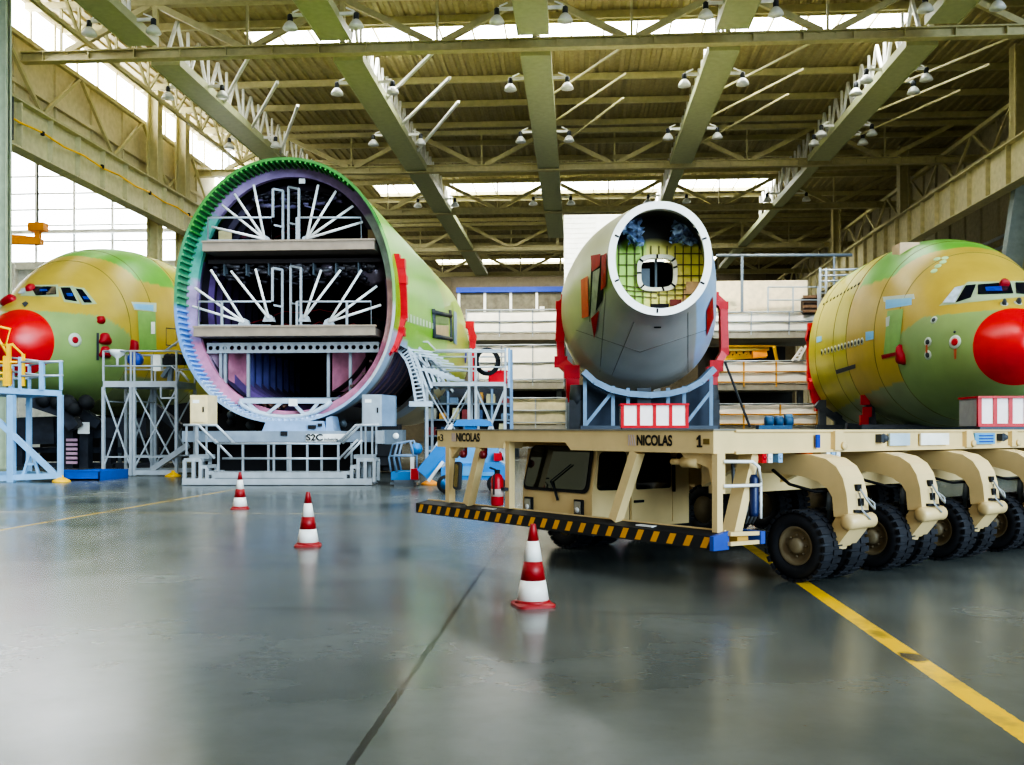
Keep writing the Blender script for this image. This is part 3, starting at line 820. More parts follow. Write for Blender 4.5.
for (px, py, s_) in ((372, 270, .55), (366, 262, .3), (328, 267, .34), (354, 268, .25)): m.lathe(P(px, py, 31.9), FV, [(.02, 0), (s_*.7, .06), (s_, .25), (s_*.8, .5)], 12)
m.build('foil_bag', mat('clouded_film', (120, 108, 120), .25, .3, .4, 3.), fz)
for px, sg in ((246, 1), (325, -1)):
    m = MB(); m.bar(P(px-5, 178, 31.6), P(px+5, 173+4*(sg < 0), 31.6), .22, .2); m.build('crown_fitting', mat('ochre_fitting', (176, 134, 40), .5), fz)
m = MB(); q = P(302, 181, 31.3); m.box(q.x-.1, q.x+.1, q.y, q.y+.02, q.z-.08, q.z+.08); m.build('paper_tag', WHITE, fz)
# belly truss
m = MB(); d = 31.2
def T3(px, py): return P(px, py, d)
m.bar(T3(240, 401), T3(331, 401), .14, .16)
m.tube([T3(240, 401), T3(243, 406), T3(255, 412), T3(270, 416), T3(284, 417.5), T3(300, 416.5), T3(315, 412), T3(326, 406), T3(331, 401)], .09, 8)
m.build('belly_chord', GBLUE if False else mat('belly_grey', (170, 184, 196), .5), fz)
for a, b in ((248, 262), (281, 266), (293, 305), (318, 308)):
    m = MB(); m.bar(T3(a, 403), T3(b, 415), .11, .1); m.build('belly_diagonal', mat('belly_grey', (170, 184, 196)), fz)
m = MB(); q = T3(294, 403); m.box(q.x-.14, q.x+.14, q.y-.12, q.y-.08, q.z-.1, q.z+.12); m.build('paper_tag', WHITE, fz)
m = MB()
for i in range(26):
    x = rng.uniform(FXC-1.2, FXC+1.2); z = 2.05+rng.uniform(0, .35)+.12*abs(x-FXC); m.lathe((x, FY0+1.3, z), (rng.uniform(-1, 1), rng.uniform(-1, 1), .4), [(.03, 0), (rng.uniform(.05, .11), .05), (.03, .2)], 8)
tag(m.build('belly_valves', mat('bronze_fitting', (124, 92, 78), .4, .4, .5, 5), fz), kind='stuff')
# wing-root opening: ribbed hollow and ladder-holed arch
m = MB()
rr = []
for i in range(9):
    y = FY0+1.0+i*.92; rr.append([q for q in fegg(y, .75, 128)][105:126])
m.loft(rr, closed=False, smooth=False); m.build('root_hollow', mat('root_brown', (58, 44, 44), .7, 0, .3), fz)
for i in range(7):
    r_ = fegg(FY0+1.4+i*1.05, .48, 128)[106:125]; m = MB(); m.tube(r_, .09, 5); m.build('root_rib', mat('root_rib_brown', (104, 76, 70), .6), fz)
for z in (2.7, 3.1, 3.5, 3.9, 4.3):
    hw = max(p.x-FXC for p in fegg(0, .62, 128) if abs(p.z-z) < .2); m = MB(); m.bar((FXC+hw, FY0+1.1, z), (FXC+hw, FY0+8.2, z), .1, .08); m.build('root_stringer', mat('root_rib_brown', (104, 76, 70)), fz)
arch = [(398, 345), (404, 350), (410, 358), (414, 368), (417, 380), (419, 392), (421, 404)]
arch_d = 33.6
m = MB()
for (a, b) in zip(arch, arch[1:]):
    A_, B_ = P(a[0], a[1], arch_d), P(b[0], b[1], arch_d); tdir = (B_-A_).normalized(); nr = tdir.cross(FV).normalized()
    for s_ in (-.16, .16): m.bar(A_+nr*s_, B_+nr*s_, .08, .12, up=FV)
    for q in (0, .33, .66): m.bar(A_.lerp(B_, q)-nr*.16, A_.lerp(B_, q)+nr*.16, .05, .1, up=FV)
q = P(421, 404, arch_d); m.frame(q, .4, .12, .09)
m.build('root_arch', mat('arch_grey', (186, 196, 204), .5), fz)
for i in range(7):
    a = P(404+i*6, 340+i*3.6, 34+i*.9); b = P(420+i*5.5, 386+i*1.0, 34.6+i*.8)
    m = MB(); m.bar(a, b, .13, .1); m.bar(a.lerp(b, .2), a.lerp(b, .2)+RV*.9+Vector((0, 0, -.1)), .06); m.bar(a.lerp(b, .6), a.lerp(b, .6)+RV*.9+Vector((0, 0, -.1)), .06); m.build('root_strut', mat('arch_grey', (186, 196, 204)), fz)
m = MB(); m.bar(P(412, 343, 35), P(455, 380, 40), .12); m.bar(P(416, 356, 35), P(452, 392, 40), .12); m.build('root_strut', mat('arch_grey', (186, 196, 204)), fz)
# windows, door, paint patches on the green side
for i in range(9):
    px = 407.5+i*3.15; skb.patch([(px-.9, 313+i*1.25), (px+.9, 313.6+i*1.25), (px+.9, 322+i*.9), (px-.9, 321.4+i*.9)], .02, 2).build('cabin_window', mat('pale_window_frame', (206, 222, 190), .5), fz)
m = MB()
for a, b in (((432, 309), (433, 338)), ((432, 312), (450, 316)), ((433, 336), (450, 339)), ((449, 311), (450, 341))):
    m.tube([skb.hit(*a)[0]+Vector((.05, -.05, 0)), skb.hit(*b)[0]+Vector((.05, -.05, 0))], .09, 6)
m.build('door_frame', DGREY, fz)
skb.patch([(435, 315), (448, 318), (448, 325), (435, 324)], .03).build('door_upper', mat('dark_green_door', (104, 130, 64), .5), fz)
skb.patch([(435, 325), (448, 326), (448, 337), (435, 335)], .03).build('door_lower', mat('tan_door', (190, 162, 116), .5), fz)
skb.patch([(453, 311), (456, 313), (456, 345), (453, 343)], .04).build('door_post', GBLUE, fz)
skb.disc(464, 357, .32, .1).build('blue_cap', NAVY, fz)
clampset(fz, [(396, 258, 31.3, .22), (400, 264, 31.3, .30), (402.5, 280, 31.3, .26), (404, 318, 31.5, .16), (400, 332, 31.4, .28), (393, 349, 31.2, .2), (388, 353, 31., .12)], .3)
clampset(fz, [(470, 325, 49.6, .35), (473, 338, 49.6, .3), (472, 378, 49.6, .3)], .4)

# ------------------------------------------------------------------ railed work platforms inside the barrel
def work_platform(name, label, z, px0, px1, rail_y, base_y, beam_y, hubs, doors, posts, d=31.0):
    q = P((px0+px1)/2, beam_y, d); t = thing(name, label, 'work platform', (q.x, q.y+2, q.z))
    a, b = P(px0, base_y, d), P(px1, base_y, d)
    m = MB(); m.box(a.x, b.x, a.y-.05, a.y+.06, q.z, a.z); m.box(a.x-.02, b.x+.02, a.y-.08, a.y+.1, a.z-.03, a.z+.03); m.build('toe_board', mat('platform_edge', (150, 134, 116), .6), t)
    m = MB(); m.box(a.x, b.x, a.y+.06, a.y+4, q.z, a.z-.06); m.build('deck', mat('platform_deck', (110, 100, 92), .6), t)
    for (x0, x1) in posts['rails']:
        m = MB(); m.tube([P(x0, base_y, d), P(x0, rail_y, d), P(x1, rail_y, d), P(x1, base_y, d)], .035, 6)
        m.bar(P(x0, base_y-1.5, d), P(x1, base_y-1.5, d), .05); m.build('guard_rail', ALU, t)
    for x in posts['posts']:
        m = MB(); m.bar(P(x, base_y+6, d), P(x, rail_y, d), .07); m.build('rail_post', ALU, t)
    for (hx, hy), tips in hubs:
        h = P(hx, hy, d-.05); m = MB(); m.prism([P(hx-6, hy+3.5, d-.05), P(hx+6, hy+3.5, d-.05), P(hx+4, hy-2, d-.05), P(hx, hy-4, d-.05), P(hx-4, hy-2, d-.05)], FV*.2); m.build('rod_hub', ALU, t)
        for (tx, ty) in tips:
            m = MB(); m.tube([h, P(tx, ty, d+.15)], .045, 6); m.build('fan_rod', WHITE, t)
    for (x0, x1, y0, y1, ymid) in doors:
        m = MB(); sg = 2 if x0 < 285 else -2
        m.bar(P(x0, y1, d), P(x0, y0, d), .07); m.bar(P(x1, y1, d+.3), P(x1, y0+sg, d+.3), .07)
        m.bar(P(x0, y0, d), P(x1, y0+sg, d+.3), .07); m.bar(P(x0, ymid, d), P(x1, ymid+sg, d+.3), .06); m.build('gate_frame', ALU, t)
    return t
work_platform('work_platform', 'railed upper work platform with fanned white rods inside the open barrel', 7.3, 203, 377, 217.5, 242, 251.5,
    [((264.5, 239), [(212, 227), (222, 205), (234.5, 194), (253.6, 185)]), ((306.5, 239), [(318, 185), (336, 191), (353, 206), (362.7, 222)])],
    [(273, 283, 189, 242, 225), (299, 288.6, 189, 242, 225)], {'rails': [(208, 272), (297.5, 361)], 'posts': [273, 297]})
work_platform('work_platform', 'railed lower work platform with longer fanned white rods inside the open barrel', 4.6, 194, 378, 301.5, 327, 336.5,
    [((243.7, 322), [(192.7, 306.4), (194.8, 287.8), (211, 270)]), ((268.5, 318), [(231, 271), (255.5, 269)]), ((304, 318), [(321, 270), (340.5, 270)]), ((328.7, 322), [(361.4, 270), (377, 286), (381, 305)])],
    [(272.5, 282.4, 268, 327, 305), (301, 290.8, 268, 327, 305)], {'rails': [(198.7, 272.5), (297, 371)], 'posts': [222, 272.5, 297, 347]})

# ------------------------------------------------------------------ tail section
tc = P(640, 308, 44)
ts = thing('tail_fuselage_section', 'grey and cream tapering tail section with white open ring and yellow bulkhead', 'fuselage section', (tc.x, tc.y+3, 3.5))
prof = [(38.0, 660, 258.5, 51.2, 56.4), (38.8, 657.5, 264, 55.5, 61), (40., 652.5, 275.5, 63, 69), (41.5, 646, 289, 70.5, 76.5), (43., 641, 301, 75.2, 81.5), (44.5, 638.5, 309.5, 77.5, 81), (46.5, 636, 312.5, 75.8, 78), (52., 631, 321, 67.8, 70)]
def tailring(d, cx, cy, hw, hh, n=120, ins=0.):
    c = P(cx, cy, d); w2 = hw*d/FPX-ins; h2 = hh*d/FPX-ins; out = []
    for i in range(n):
        a = 2*PI*i/n; e = 2.1
        out.append(c+RV*(w2*math.copysign(abs(math.cos(a))**(2/e), math.cos(a)))+Vector((0, 0, h2*math.copysign(abs(math.sin(a))**(2/e), math.sin(a)))))
    return out
ds = [p[0] for p in prof]; D_ = []; x = 38.0
while x < 52.01: D_.append(x); x += .2
def tp(d): return [d]+[hermite(ds, [p[k] for p in prof], d) for k in (1, 2, 3, 4)]
m = MB(); rings = []; cols = []
for d in D_:
    r_ = tailring(*tp(d)); rings.append(r_)
    for i, p in enumerate(r_):
        a = 360*i/120; c = (186, 182, 152)
        if 205 < a < 345: c = (164, 160, 152)
        if a > 312 or a < 12: c = (152, 180, 212) if d < 44.6 else (196, 198, 196)
        if 235 < a < 312 and d < 43.6: c = (160, 158, 154)
        if 12 <= a < 40: c = (196, 196, 170)
        if d > 44.7: c = (184, 182, 150)
        if 186 < a < 205 and d < 40.5: c = (150, 156, 110)
        cols.append(c)
m.loft(rings, cols=cols); skt = Skin(m); m.build('skin', vmat('tail_paint', .38, .06, .8), ts)
m = MB(); a1, a2, a3 = tailring(*tp(38.0), n=120, ins=-.03), tailring(*tp(38.0), n=120, ins=.26), tailring(*tp(38.5), n=120, ins=.26)
m.loft([[p-FV*.04 for p in a1], [p-FV*.04 for p in a2], a3], smooth=False); m.build('end_ring', PANELW, ts)
m = MB()
for a in (22, 158, 205, 335, 268):
    i = int(a/3); c = a1[i].lerp(a2[i], .35); e = a1[i].lerp(a2[i], .95); m.bar(c-FV*.05, e-FV*.05, .07, .03, up=FV)
m.build('ring_mark', BLACK, ts)
# inside: side lining, bulkhead with stiffener grid and framed hole
m = MB(); cols = []; R1 = tailring(*tp(38.4), ins=.32); cB = Vector(P(660, 258.5, 38)); R2 = tailring(*tp(40.3), ins=.45)
def incol(p):
    z = p.z
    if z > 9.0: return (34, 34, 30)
    if z > 6.9: return (120, 180, 90) if p.x < cB.x else (190, 176, 100)
    return (232, 220, 212)
m.loft([R1, R2], cols=[incol(p) for p in R1]+[incol(p) for p in R2]); m.build('ring_lining', vmat('tail_inner', .5, .15, 2.), ts)
by = min(p.y for p in R2)-.02
mB = MB(); c = cB; 
def bp(px, py): return PY(px, py, by)
hx0, hx1, hz0, hz1 = bp(641, 250).x, bp(673, 250).x, bp(641, 288).z, bp(641, 259).z
hole = [Vector(((hx0+hx1)/2+(hx1-hx0)/2*math.copysign(abs(math.cos(2*PI*k/48))**.55, math.cos(2*PI*k/48)), by, (hz0+hz1)/2+(hz1-hz0)/2*math.copysign(abs(math.sin(2*PI*k/48))**.55, math.sin(2*PI*k/48)))) for k in range(48)]
hc = Vector(((hx0+hx1)/2, by, (hz0+hz1)/2))
outr = []
cR = sum(R2, Vector())/len(R2); rx = max(p.x for p in R2)-cR.x; rz = max(p.z for p in R2)-cR.z
for k in range(48):
    dr = Vector((math.cos(2*PI*k/48), 0, math.sin(2*PI*k/48))); s_ = 0
    while s_ < 6:
        q = hc+dr*s_
        if ((q.x-cR.x)/rx)**2+((q.z-cR.z)/rz)**2 > 1: break
        s_ += .03
    outr.append(hc+dr*s_)
def bcol(p): return (250, 240, 130) if p.x > hc.x-.5 else (176, 214, 100)
mids = [[o.lerp(h, f) for o, h in zip(outr, hole)] for f in (0, .25, .5, .75, 1)]
cl = []
for r_ in mids:
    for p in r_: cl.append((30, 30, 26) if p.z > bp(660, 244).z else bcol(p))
mB.loft(mids, cols=cl, smooth=False); mB.build('bulkhead', vmat('bulkhead_paint', .5, .1, 1.5), ts)
zt = bp(660, 244).z
m = MB()
for px in range(619, 706, 8):
    a, b = bp(px, 246), bp(px, 306)
    if 641 < px < 674:
        m.bar(a-Vector((0, .05, 0)), bp(px, 259)-Vector((0, .05, 0)), .035, .04); m.bar(bp(px, 289)-Vector((0, .05, 0)), b-Vector((0, .05, 0)), .035, .04)
    else: m.bar(a-Vector((0, .05, 0)), b-Vector((0, .05, 0)), .035, .04)
for i, py in enumerate((254, 265, 276, 288, 293, 298)):
    for x0, x1 in (((618, 640), (674, 703)) if py < 289 else ((620, 657), (657, 702))):
        dy = -3 if py >= 288 else 0
        m.bar(bp(x0, py+dy)-Vector((0, .05, 0)), bp(x1, py+(0 if x0 < 650 else dy))-Vector((0, .05, 0)), .024, .04)
m.build('stiffener_grid', mat('stiffener_dark', (84, 78, 36), .5), ts)
hole2 = [hc+(p-hc)*1.26 for p in hole]
m = MB(); m.loft([[p-Vector((0, .02, 0)) for p in hole2], [p-Vector((0, .16, 0)) for p in hole2], [p-Vector((0, .16, 0)) for p in hole], [p+Vector((0, .1, 0)) for p in hole]], smooth=False); m.build('hole_frame', mat('cream_frame', (240, 232, 206), .5), ts)
m = MB()
for k in (1, 5, 12, 19, 24, 30, 37, 43): m.bar(hole[k]-Vector((0, .18, 0)), hole2[k]-Vector((0, .18, 0)), .07, .04, up=FV)
m.build('frame_clip', BLACK, ts)
m = MB(); m.prism([p+Vector((0, 1.6, 0)) for p in hole2], (0, .05, 0)); m.build('dark_recess', DARK, ts)
m = MB(); m.box(hc.x-.05, hc.x+.05, by+.5, by+.6, hz0-.2, hz1+.2); m.box(hc.x-.6, hc.x-.25, by+.6, by+.7, hz0, hz1-.3); m.build('recess_post', DSTEEL, ts)
for (px, py, sx) in ((632, 224, .5), (636, 236, .4), (682, 228, .5), (690, 236, .4), (676, 236, .3)):
    m = MB(); q = PY(px, py, by-.6); vs = []
    for jj in range(9):
        for ii in range(7): vs.append(q+Vector(((ii/6-.5)*sx*1.5+rng.uniform(-.07, .07)*(1+.4*sx), rng.uniform(-.22, .22), (jj/8-.5)*sx*2.0*(1-.3*abs(ii/6-.5))+rng.uniform(-.06, .06))))
    m.add(vs, [(jj*7+ii, jj*7+ii+1, jj*7+ii+8, jj*7+ii+7) for jj in range(8) for ii in range(6)], False); m.build('plastic_sheeting', mat('clear_film', (140, 158, 190), .25, .1, .7, 3.), ts)
m = MB(); m.bar(bp(683, 303), bp(686, 288), .12); m.bar(bp(686, 288), bp(700, 288), .2, .5); m.bar(bp(690, 288), bp(680, 303), .1); m.build('step_stand', mat('pale_step', (214, 178, 140), .5), ts)
m = MB(); m.box(bp(669, 300).x, bp(680, 300).x, by-.5, by-.2, bp(669, 307).z, bp(669, 301).z); m.build('red_toolbox', mat('dull_red', (120, 40, 34), .5), ts)
m = MB(); m.box(bp(650, 300).x, bp(668, 300).x, by-.4, by-.2, bp(660, 310).z, bp(660, 305).z); m.build('dark_gap', DARK, ts)
# side opening with red sealed edges
def pq(q, off, dens=6): return skt.patch(q, off, dens)
pq([(592, 258), (607, 254), (603, 300), (590, 322)], .03, 8).build('side_opening', DARK, ts)
pq([(594, 272), (601, 268), (596, 318), (591, 322)], .05, 6).build('opening_blanket', mat('grey_blanket', (150, 146, 140), .6, 0, .2), ts)
pq([(592, 256), (602, 254), (601, 266), (593, 272)], .06, 6).build('red_edge_cover', REDCL, ts)
pq([(603, 256), (608, 253), (607, 286), (602, 290)], .06, 6).build('red_edge_cover', REDCL, ts)
pq([(582, 280), (589, 276), (590, 316), (583, 318)], .06, 6).build('red_edge_cover', mat('pale_red', (214, 92, 80), .5), ts)
pq([(592, 318), (600, 310), (597, 330), (595, 338)], .06, 6).build('red_edge_cover', REDCL, ts)
pq([(706, 310), (712, 296), (713, 318), (706, 336)], .04, 4).build('red_edge_cover', REDCL, ts)
pq([(654, 326), (661, 326), (661, 327.5), (654, 327.5)], .03, 2).build('drain_slot', BLACK, ts)
skt.disc(659, 313.5, .14, .06).build('red_marker', mat('pale_red', (214, 92, 80)), ts) if skt.hit(659, 316) is None else None
m = MB()
for poly in ([(634, 322), (612, 375)], [(688, 312), (688, 372)], [(606, 290), (600, 372)], [(576, 330), (640, 352), (706, 330)]):
    pts = []
    for a, b in zip(poly, poly[1:]):
        for i in range(13):
            h = skt.hit(a[0]+(b[0]-a[0])*i/12, a[1]+(b[1]-a[1])*i/12)
            if h: pts.append(h[0])
    if len(pts) > 2: m.tube(pts, .018, 4)
tag(m.build('lap_joint', mat('joint_grey', (112, 110, 104), .6), ts), kind='stuff')
# red clamp arms on both sides
clampset(ts, [(567, 300, 44.6, .45), (561, 306, 44.6, .4), (560, 338, 44.6, .34), (561, 362, 44.6, .5), (572, 372, 44.4, .6), (573, 398, 44.4, .4)], .5)
clampset(ts, [(713, 297, 44.6, .4), (723, 306, 44.6, .35), (724, 352, 44.6, .32), (716, 366, 44.4, .5), (712, 372, 44.4, .45), (712, 402, 44.4, .35)], .5)
# ------------------------------------------------------------------ work docks between the fuselages
def dock(label, loc, levels, dep=6., backz=None):
    "levels: (px0, px1, top, bottom, d, kind)"
    t = thing('work_dock', label, 'work dock', loc)
    for (px0, px1, y0, y1, d, kind, gap) in levels:
        a, b = P(px0, y1, d), P(px1, y0, d); x0, x1, z0, z1, y = a.x, b.x, a.z, b.z, (a.y+b.y)/2
        m = MB(); m.box(x0, x1, y+.2, y+dep, z0-.22, z0); m.box(x0, x1, y, y+.2, z0-.28, z0+.06); m.build('deck', mat('dock_deck', (150, 146, 132), .6), t)
        n = max(2, int(round((x1-x0)/1.85))); w_ = (x1-x0)/n
        for i in range(n):
            m = MB(); xa, xb = x0+i*w_+.04, x0+(i+1)*w_-.04; nn = 6; vs = []
            for jj in range(nn+1):
                for ii in range(nn+1):
                    u, v = ii/nn, jj/nn; sag = .1*math.sin(PI*u)*(v**2); vs.append((xa+(xb-xa)*u, y+.06-.05*math.sin(PI*u)*math.sin(PI*v)*(1+.5*math.sin(7*u+3*v+i)), z0+.1+(z1-z0-.12)*v-sag*.6))
            m.add(vs, [(jj*(nn+1)+ii, jj*(nn+1)+ii+1, (jj+1)*(nn+1)+ii+1, (jj+1)*(nn+1)+ii) for jj in range(nn) for ii in range(nn)], True)
            m.build('tarpaulin_panel', TARP if kind != 'beige' else mat('beige_panel', (196, 186, 150), .6), t)
        rc = STEEL if kind != 'yellow' else mat('ochre_rail', (206, 154, 60), .5)
        for f in (1.0, .55, .12):
            zz = z0+(z1-z0)*f
            m = MB(); m.tube([(x0, y-.04, zz), (x1, y-.04, zz)], .045, 6); m.build('rail', rc if f != 1.0 else STEEL, t)
        for i in range(n+1):
            m = MB(); m.bar((x0+i*w_, y-.03, z0-.1), (x0+i*w_, y-.03, z1+.05), .07); m.build('rail_post', rc, t)
        if gap == 3 and (px0, px1, y0, y1, d, kind, gap) == levels[0]: continue
        m = MB(); m.box(x0, x1, y+dep, y+dep+.1, z0-.2, z0+2.6); m.build('shade_back', mat('dock_shadow', (40, 36, 30), .8), t)  # dark sheet added to stand in for shade between the tiers
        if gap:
            for xx in (x0+.3, x1-.3):
                m = MB(); m.bar((xx, y+.8, 0 if gap == 2 else z0-gap), (xx, y+.8, z0-.2), .3); m.bar((xx, y+dep-.5, 0), (xx, y+dep-.5, z0-.2), .3); m.build('dock_leg', DSTEEL, t)
    return t
q = P(515, 430, 56)
dock('white tarpaulin-fronted work dock in three tiers left of the tail section', (q.x, q.y+3, 0),
     [(466, 566, 310, 335, 57, 'white', 3), (470, 564, 345, 384, 56, 'white', 3), (505, 566, 398, 426, 55, 'beige', 2)])
q = P(765, 430, 53)
dock('white work dock with yellow rails in three tiers between tail section and right nose', (q.x, q.y+3, 0),
     [(714, 826, 312, 333, 54, 'white', 3), (712, 808, 361, 385, 53, 'yellow', 3), (708, 816, 404, 427, 52, 'yellow', 2)])
# office cabin on the left dock
a, b = P(459, 310, 61), P(563, 288, 61)
t = thing('site_office', 'glazed office cabin with bright blue roof edge above the left work dock', 'office', ((a.x+b.x)/2, a.y+1.5, a.z))
m = MB(); m.box(a.x-.15, b.x+.15, a.y-.2, a.y+3.4, P(0, 293, 61).z, b.z); m.build('roof', NAVY, t)
m = MB(); m.box(a.x, b.x, a.y+3, a.y+3.1, a.z-.5, b.z-.2); m.box(a.x, b.x, a.y, a.y+3.1, a.z-.5, a.z-.3); m.build('wall', mat('office_inside', (150, 138, 112), .6), t)
n = 4
for i in range(n+1):
    x = a.x+(b.x-a.x)*i/n; m = MB(); m.bar((x, a.y, a.z-1.2), (x, a.y, P(0, 293, 61).z), .16); m.build('mullion', WHITE, t)
for i in range(n):
    x0 = a.x+(b.x-a.x)*i/n+.08; x1 = a.x+(b.x-a.x)*(i+1)/n-.08; m = MB(); m.box(x0, x1, a.y+.02, a.y+.05, a.z-1, P(0, 293, 61).z); m.build('window', mat('office_glass', (112, 108, 92), .1, 0, .25, spec=.8), t)
m = MB(); q = P(542, 312, 60.6); m.box(q.x-.15, q.x+.15, q.y, q.y+.05, q.z-.2, q.z+.35); m.build('paper_sign', WHITE, t)
# tall white screen behind tail
a, b = P(564, 292, 58), P(613, 215, 58)
t = thing('white_cabin', 'tall white ribbed panel box behind the upper left of the tail section', 'cabin', ((a.x+b.x)/2+1.5, a.y+1.5, 0))
m = MB(); m.box(a.x, b.x+3.0, a.y, a.y+3, a.z-1.5, b.z); m.build('shell', PANELW, t)
m = MB()
z = a.z-1
while z < b.z: m.box(a.x-.01, a.x+1.9, a.y-.03, a.y, z, z+.05); z += .3
tag(m.build('rib_lines', mat('rib_white', (232, 231, 222), .5), t), kind='stuff')  # ribs slightly off the white of the shell
for x in (a.x+.3, b.x+2.7): MB().box(x-.2, x+.2, a.y+1, a.y+1.4, 0, a.z-1.4).build('support_leg', DSTEEL, t)
# things on the right dock
a, b = P(716, 312, 57), P(806, 275, 57)
t = thing('storage_cabin', 'cream storage cabin on the top tier of the right work dock', 'cabin', ((a.x+b.x)/2, a.y+1, a.z-.4))
m = MB(); m.box(a.x, b.x, a.y, a.y+2.5, a.z-.5, P(0, 281, 57).z); m.build('shell', mat('cream_cabin', (226, 208, 172), .6), t)
m = MB(); q = P(755, 305, 56.95); m.box(q.x-.35, q.x+.35, q.y-.05, q.y, q.z-.15, q.z+.15); m.build('red_notice', mat('dull_red', (120, 40, 34)), t)
m = MB(); q = P(716, 312, 56.5); q2 = P(736, 302, 56.5); m.box(q.x, q2.x, q.y, q.y+.3, q.z, q2.z+.2); m.build('door_panel', mat('pale_door', (214, 200, 164), .6), t)
a, b = P(803, 307, 53.5), P(818, 296, 53.5)
t = thing('timber_crate', 'brown slatted timber crate on the right dock beside the right nose', 'crate', ((a.x+b.x)/2, a.y+.4, a.z-.35))
m = MB(); m.box(a.x+.05, b.x-.05, a.y+.05, a.y+.8, a.z-.35, b.z-.05); m.build('core', mat('crate_dark', (60, 44, 34), .7), t)
for i in range(4):
    z = a.z-.3+(b.z-a.z+.2)*i/3; m = MB(); m.box(a.x, b.x, a.y, a.y+.06, z, z+.14); m.build('slat', mat('crate_wood', (120, 92, 66), .7, 0, .3), t)
def railing(label, pts, d, nposts, mtl=STEEL, name='guard_railing', r=.04):
    q0 = P(*pts[0], d); t = thing(name, label, 'railing', (q0.x, q0.y, q0.z))
    (x0, yb0), (x1, yb1), h = pts[0], pts[1], pts[2]
    for f in (1, .5):
        m = MB(); m.tube([P(x0, yb0-h*f, d), P(x1, yb1-h*f, d)], r, 6); m.build('rail', mtl, t)
    for i in range(nposts+1):
        f = i/nposts; x = x0+(x1-x0)*f; y = yb0+(yb1-yb0)*f; m = MB(); m.bar(P(x, y, d), P(x, y-h, d), r*2); m.build('post', mtl, t)
    return t
railing('thin steel railing along the top of the cream storage cabin', [(768, 313), (818, 313), 26], 53.4, 2)
m = MB(); m.tube([P(716, 255.5, 54), P(852, 255, 54)], .09, 8); m.bar(P(742, 312, 54), P(742, 256, 54), .14); m.bar(P(834, 312, 54), P(834, 255, 54), .1)
tag(m.build('overhead_rail', DSTEEL), 'long thin overhead rail on posts above the right work dock', 'rail')
# gantry and stair fragments by the right nose
t = thing('roof_access_walkway', 'light tubular walkway frame above the rear of the right nose', 'walkway', P(840, 290, 50.2))
for y in (270, 275.5, 281):
    m = MB(); m.tube([P(820, y+.5, 50.6), P(860, y-1, 50.6)], .06, 6); m.build('rail', STEEL, t)
for x in (820, 826):
    m = MB(); m.bar(P(x, 312, 50.6), P(x, 268, 50.6), .1); m.build('post', STEEL, t)
for y in (287, 293, 299, 305):
    m = MB(); m.bar(P(820, y, 50.6), P(826, y, 50.6), .06); m.build('rung', STEEL, t)
t = thing('step_ladder', 'short pale ladder on the middle tier of the right dock', 'ladder', P(800, 361, 52.6))
for a, b in (((792, 361), (802, 347)), ((798, 361), (806, 346))):
    m = MB(); m.bar(P(*a, 52.8), P(*b, 52.8), .1); m.build('stile', WHITE, t)
for i in range(4):
    m = MB(); m.bar(P(793+2.4*i, 359-3.3*i, 52.8), P(799+2*i, 359-3.4*i, 52.8), .08); m.build('rung', WHITE, t)
# yellow hoist in the dark gap, right dock
t = thing('hoist_carriage', 'yellow lattice hoist carriage in the dark gap of the right dock', 'hoist', P(745, 361, 55))
m = MB(); m.bar(P(722, 349, 55), P(768, 348, 55), .5, .3); m.build('top_beam', mat('pale_yellow', (240, 214, 110), .5), t)  # paler yellow than the lattice below
m = MB()
for i in range(6): m.bar(P(722+i*7, 358, 55), P(726+i*7, 350, 55), .14); m.bar(P(726+i*7, 350, 55), P(729+i*7, 358, 55), .14)
m.bar(P(722, 358, 55), P(766, 356, 55), .22); m.build('lattice', YEL, t)
m = MB(); m.bar(P(752, 355, 54.8), P(766, 353, 54.8), .5, .4); m.build('hoist_body', ORANGE, t)
m = MB(); m.bar(P(728, 346, 54.6), P(775, 346, 54.6), .1); m.bar(P(775, 346, 54.6), P(777, 361, 54.6), .1); m.bar(P(777, 361, 54.6), P(774, 347, 54.2), .14); m.build('handrail', YEL, t)
# slanted strut between tail clamp and deck
m = MB(); m.bar(P(725, 362, 44), P(750, 427, 43), .08); tag(m.build('prop_pole', DGREY), 'thin dark slanted pole right of the tail section', 'pole')
# blue machine on the transporter's far side
a, b = P(759, 428, 42), P(792, 414, 42)
t = thing('motor_unit', 'small blue motor unit just above the transporter deck right of the tail', 'machine', ((a.x+b.x)/2, a.y+.4, 0))
m = MB(); m.box(a.x, b.x, a.y, a.y+.8, a.z-.2, a.z+.12); m.box(a.x+.2, a.x+.4, a.y+.2, a.y+.5, 0, a.z); m.box(b.x-.4, b.x-.2, a.y+.2, a.y+.5, 0, a.z); m.build('frame', mat('deep_blue_machine', (44, 90, 130), .5), t)
for i in range(3):
    m = MB(); x = a.x+.3+i*.42; m.lathe((x, a.y+.2, a.z+.3), RV, [(.2, 0), (.24, .05), (.24, .28), (.2, .34)], 14); m.build('motor', mat('deep_blue_machine', (44, 90, 130)), t)
m = MB(); m.box(b.x-.25, b.x+.02, a.y+.1, a.y+.6, a.z, b.z); m.build('control_box', mat('blue_box', (86, 140, 176), .5), t)

# ------------------------------------------------------------------ cradles carrying the sections
def beam_cradle(name, label, loc): return thing(name, label, 'support frame', loc)
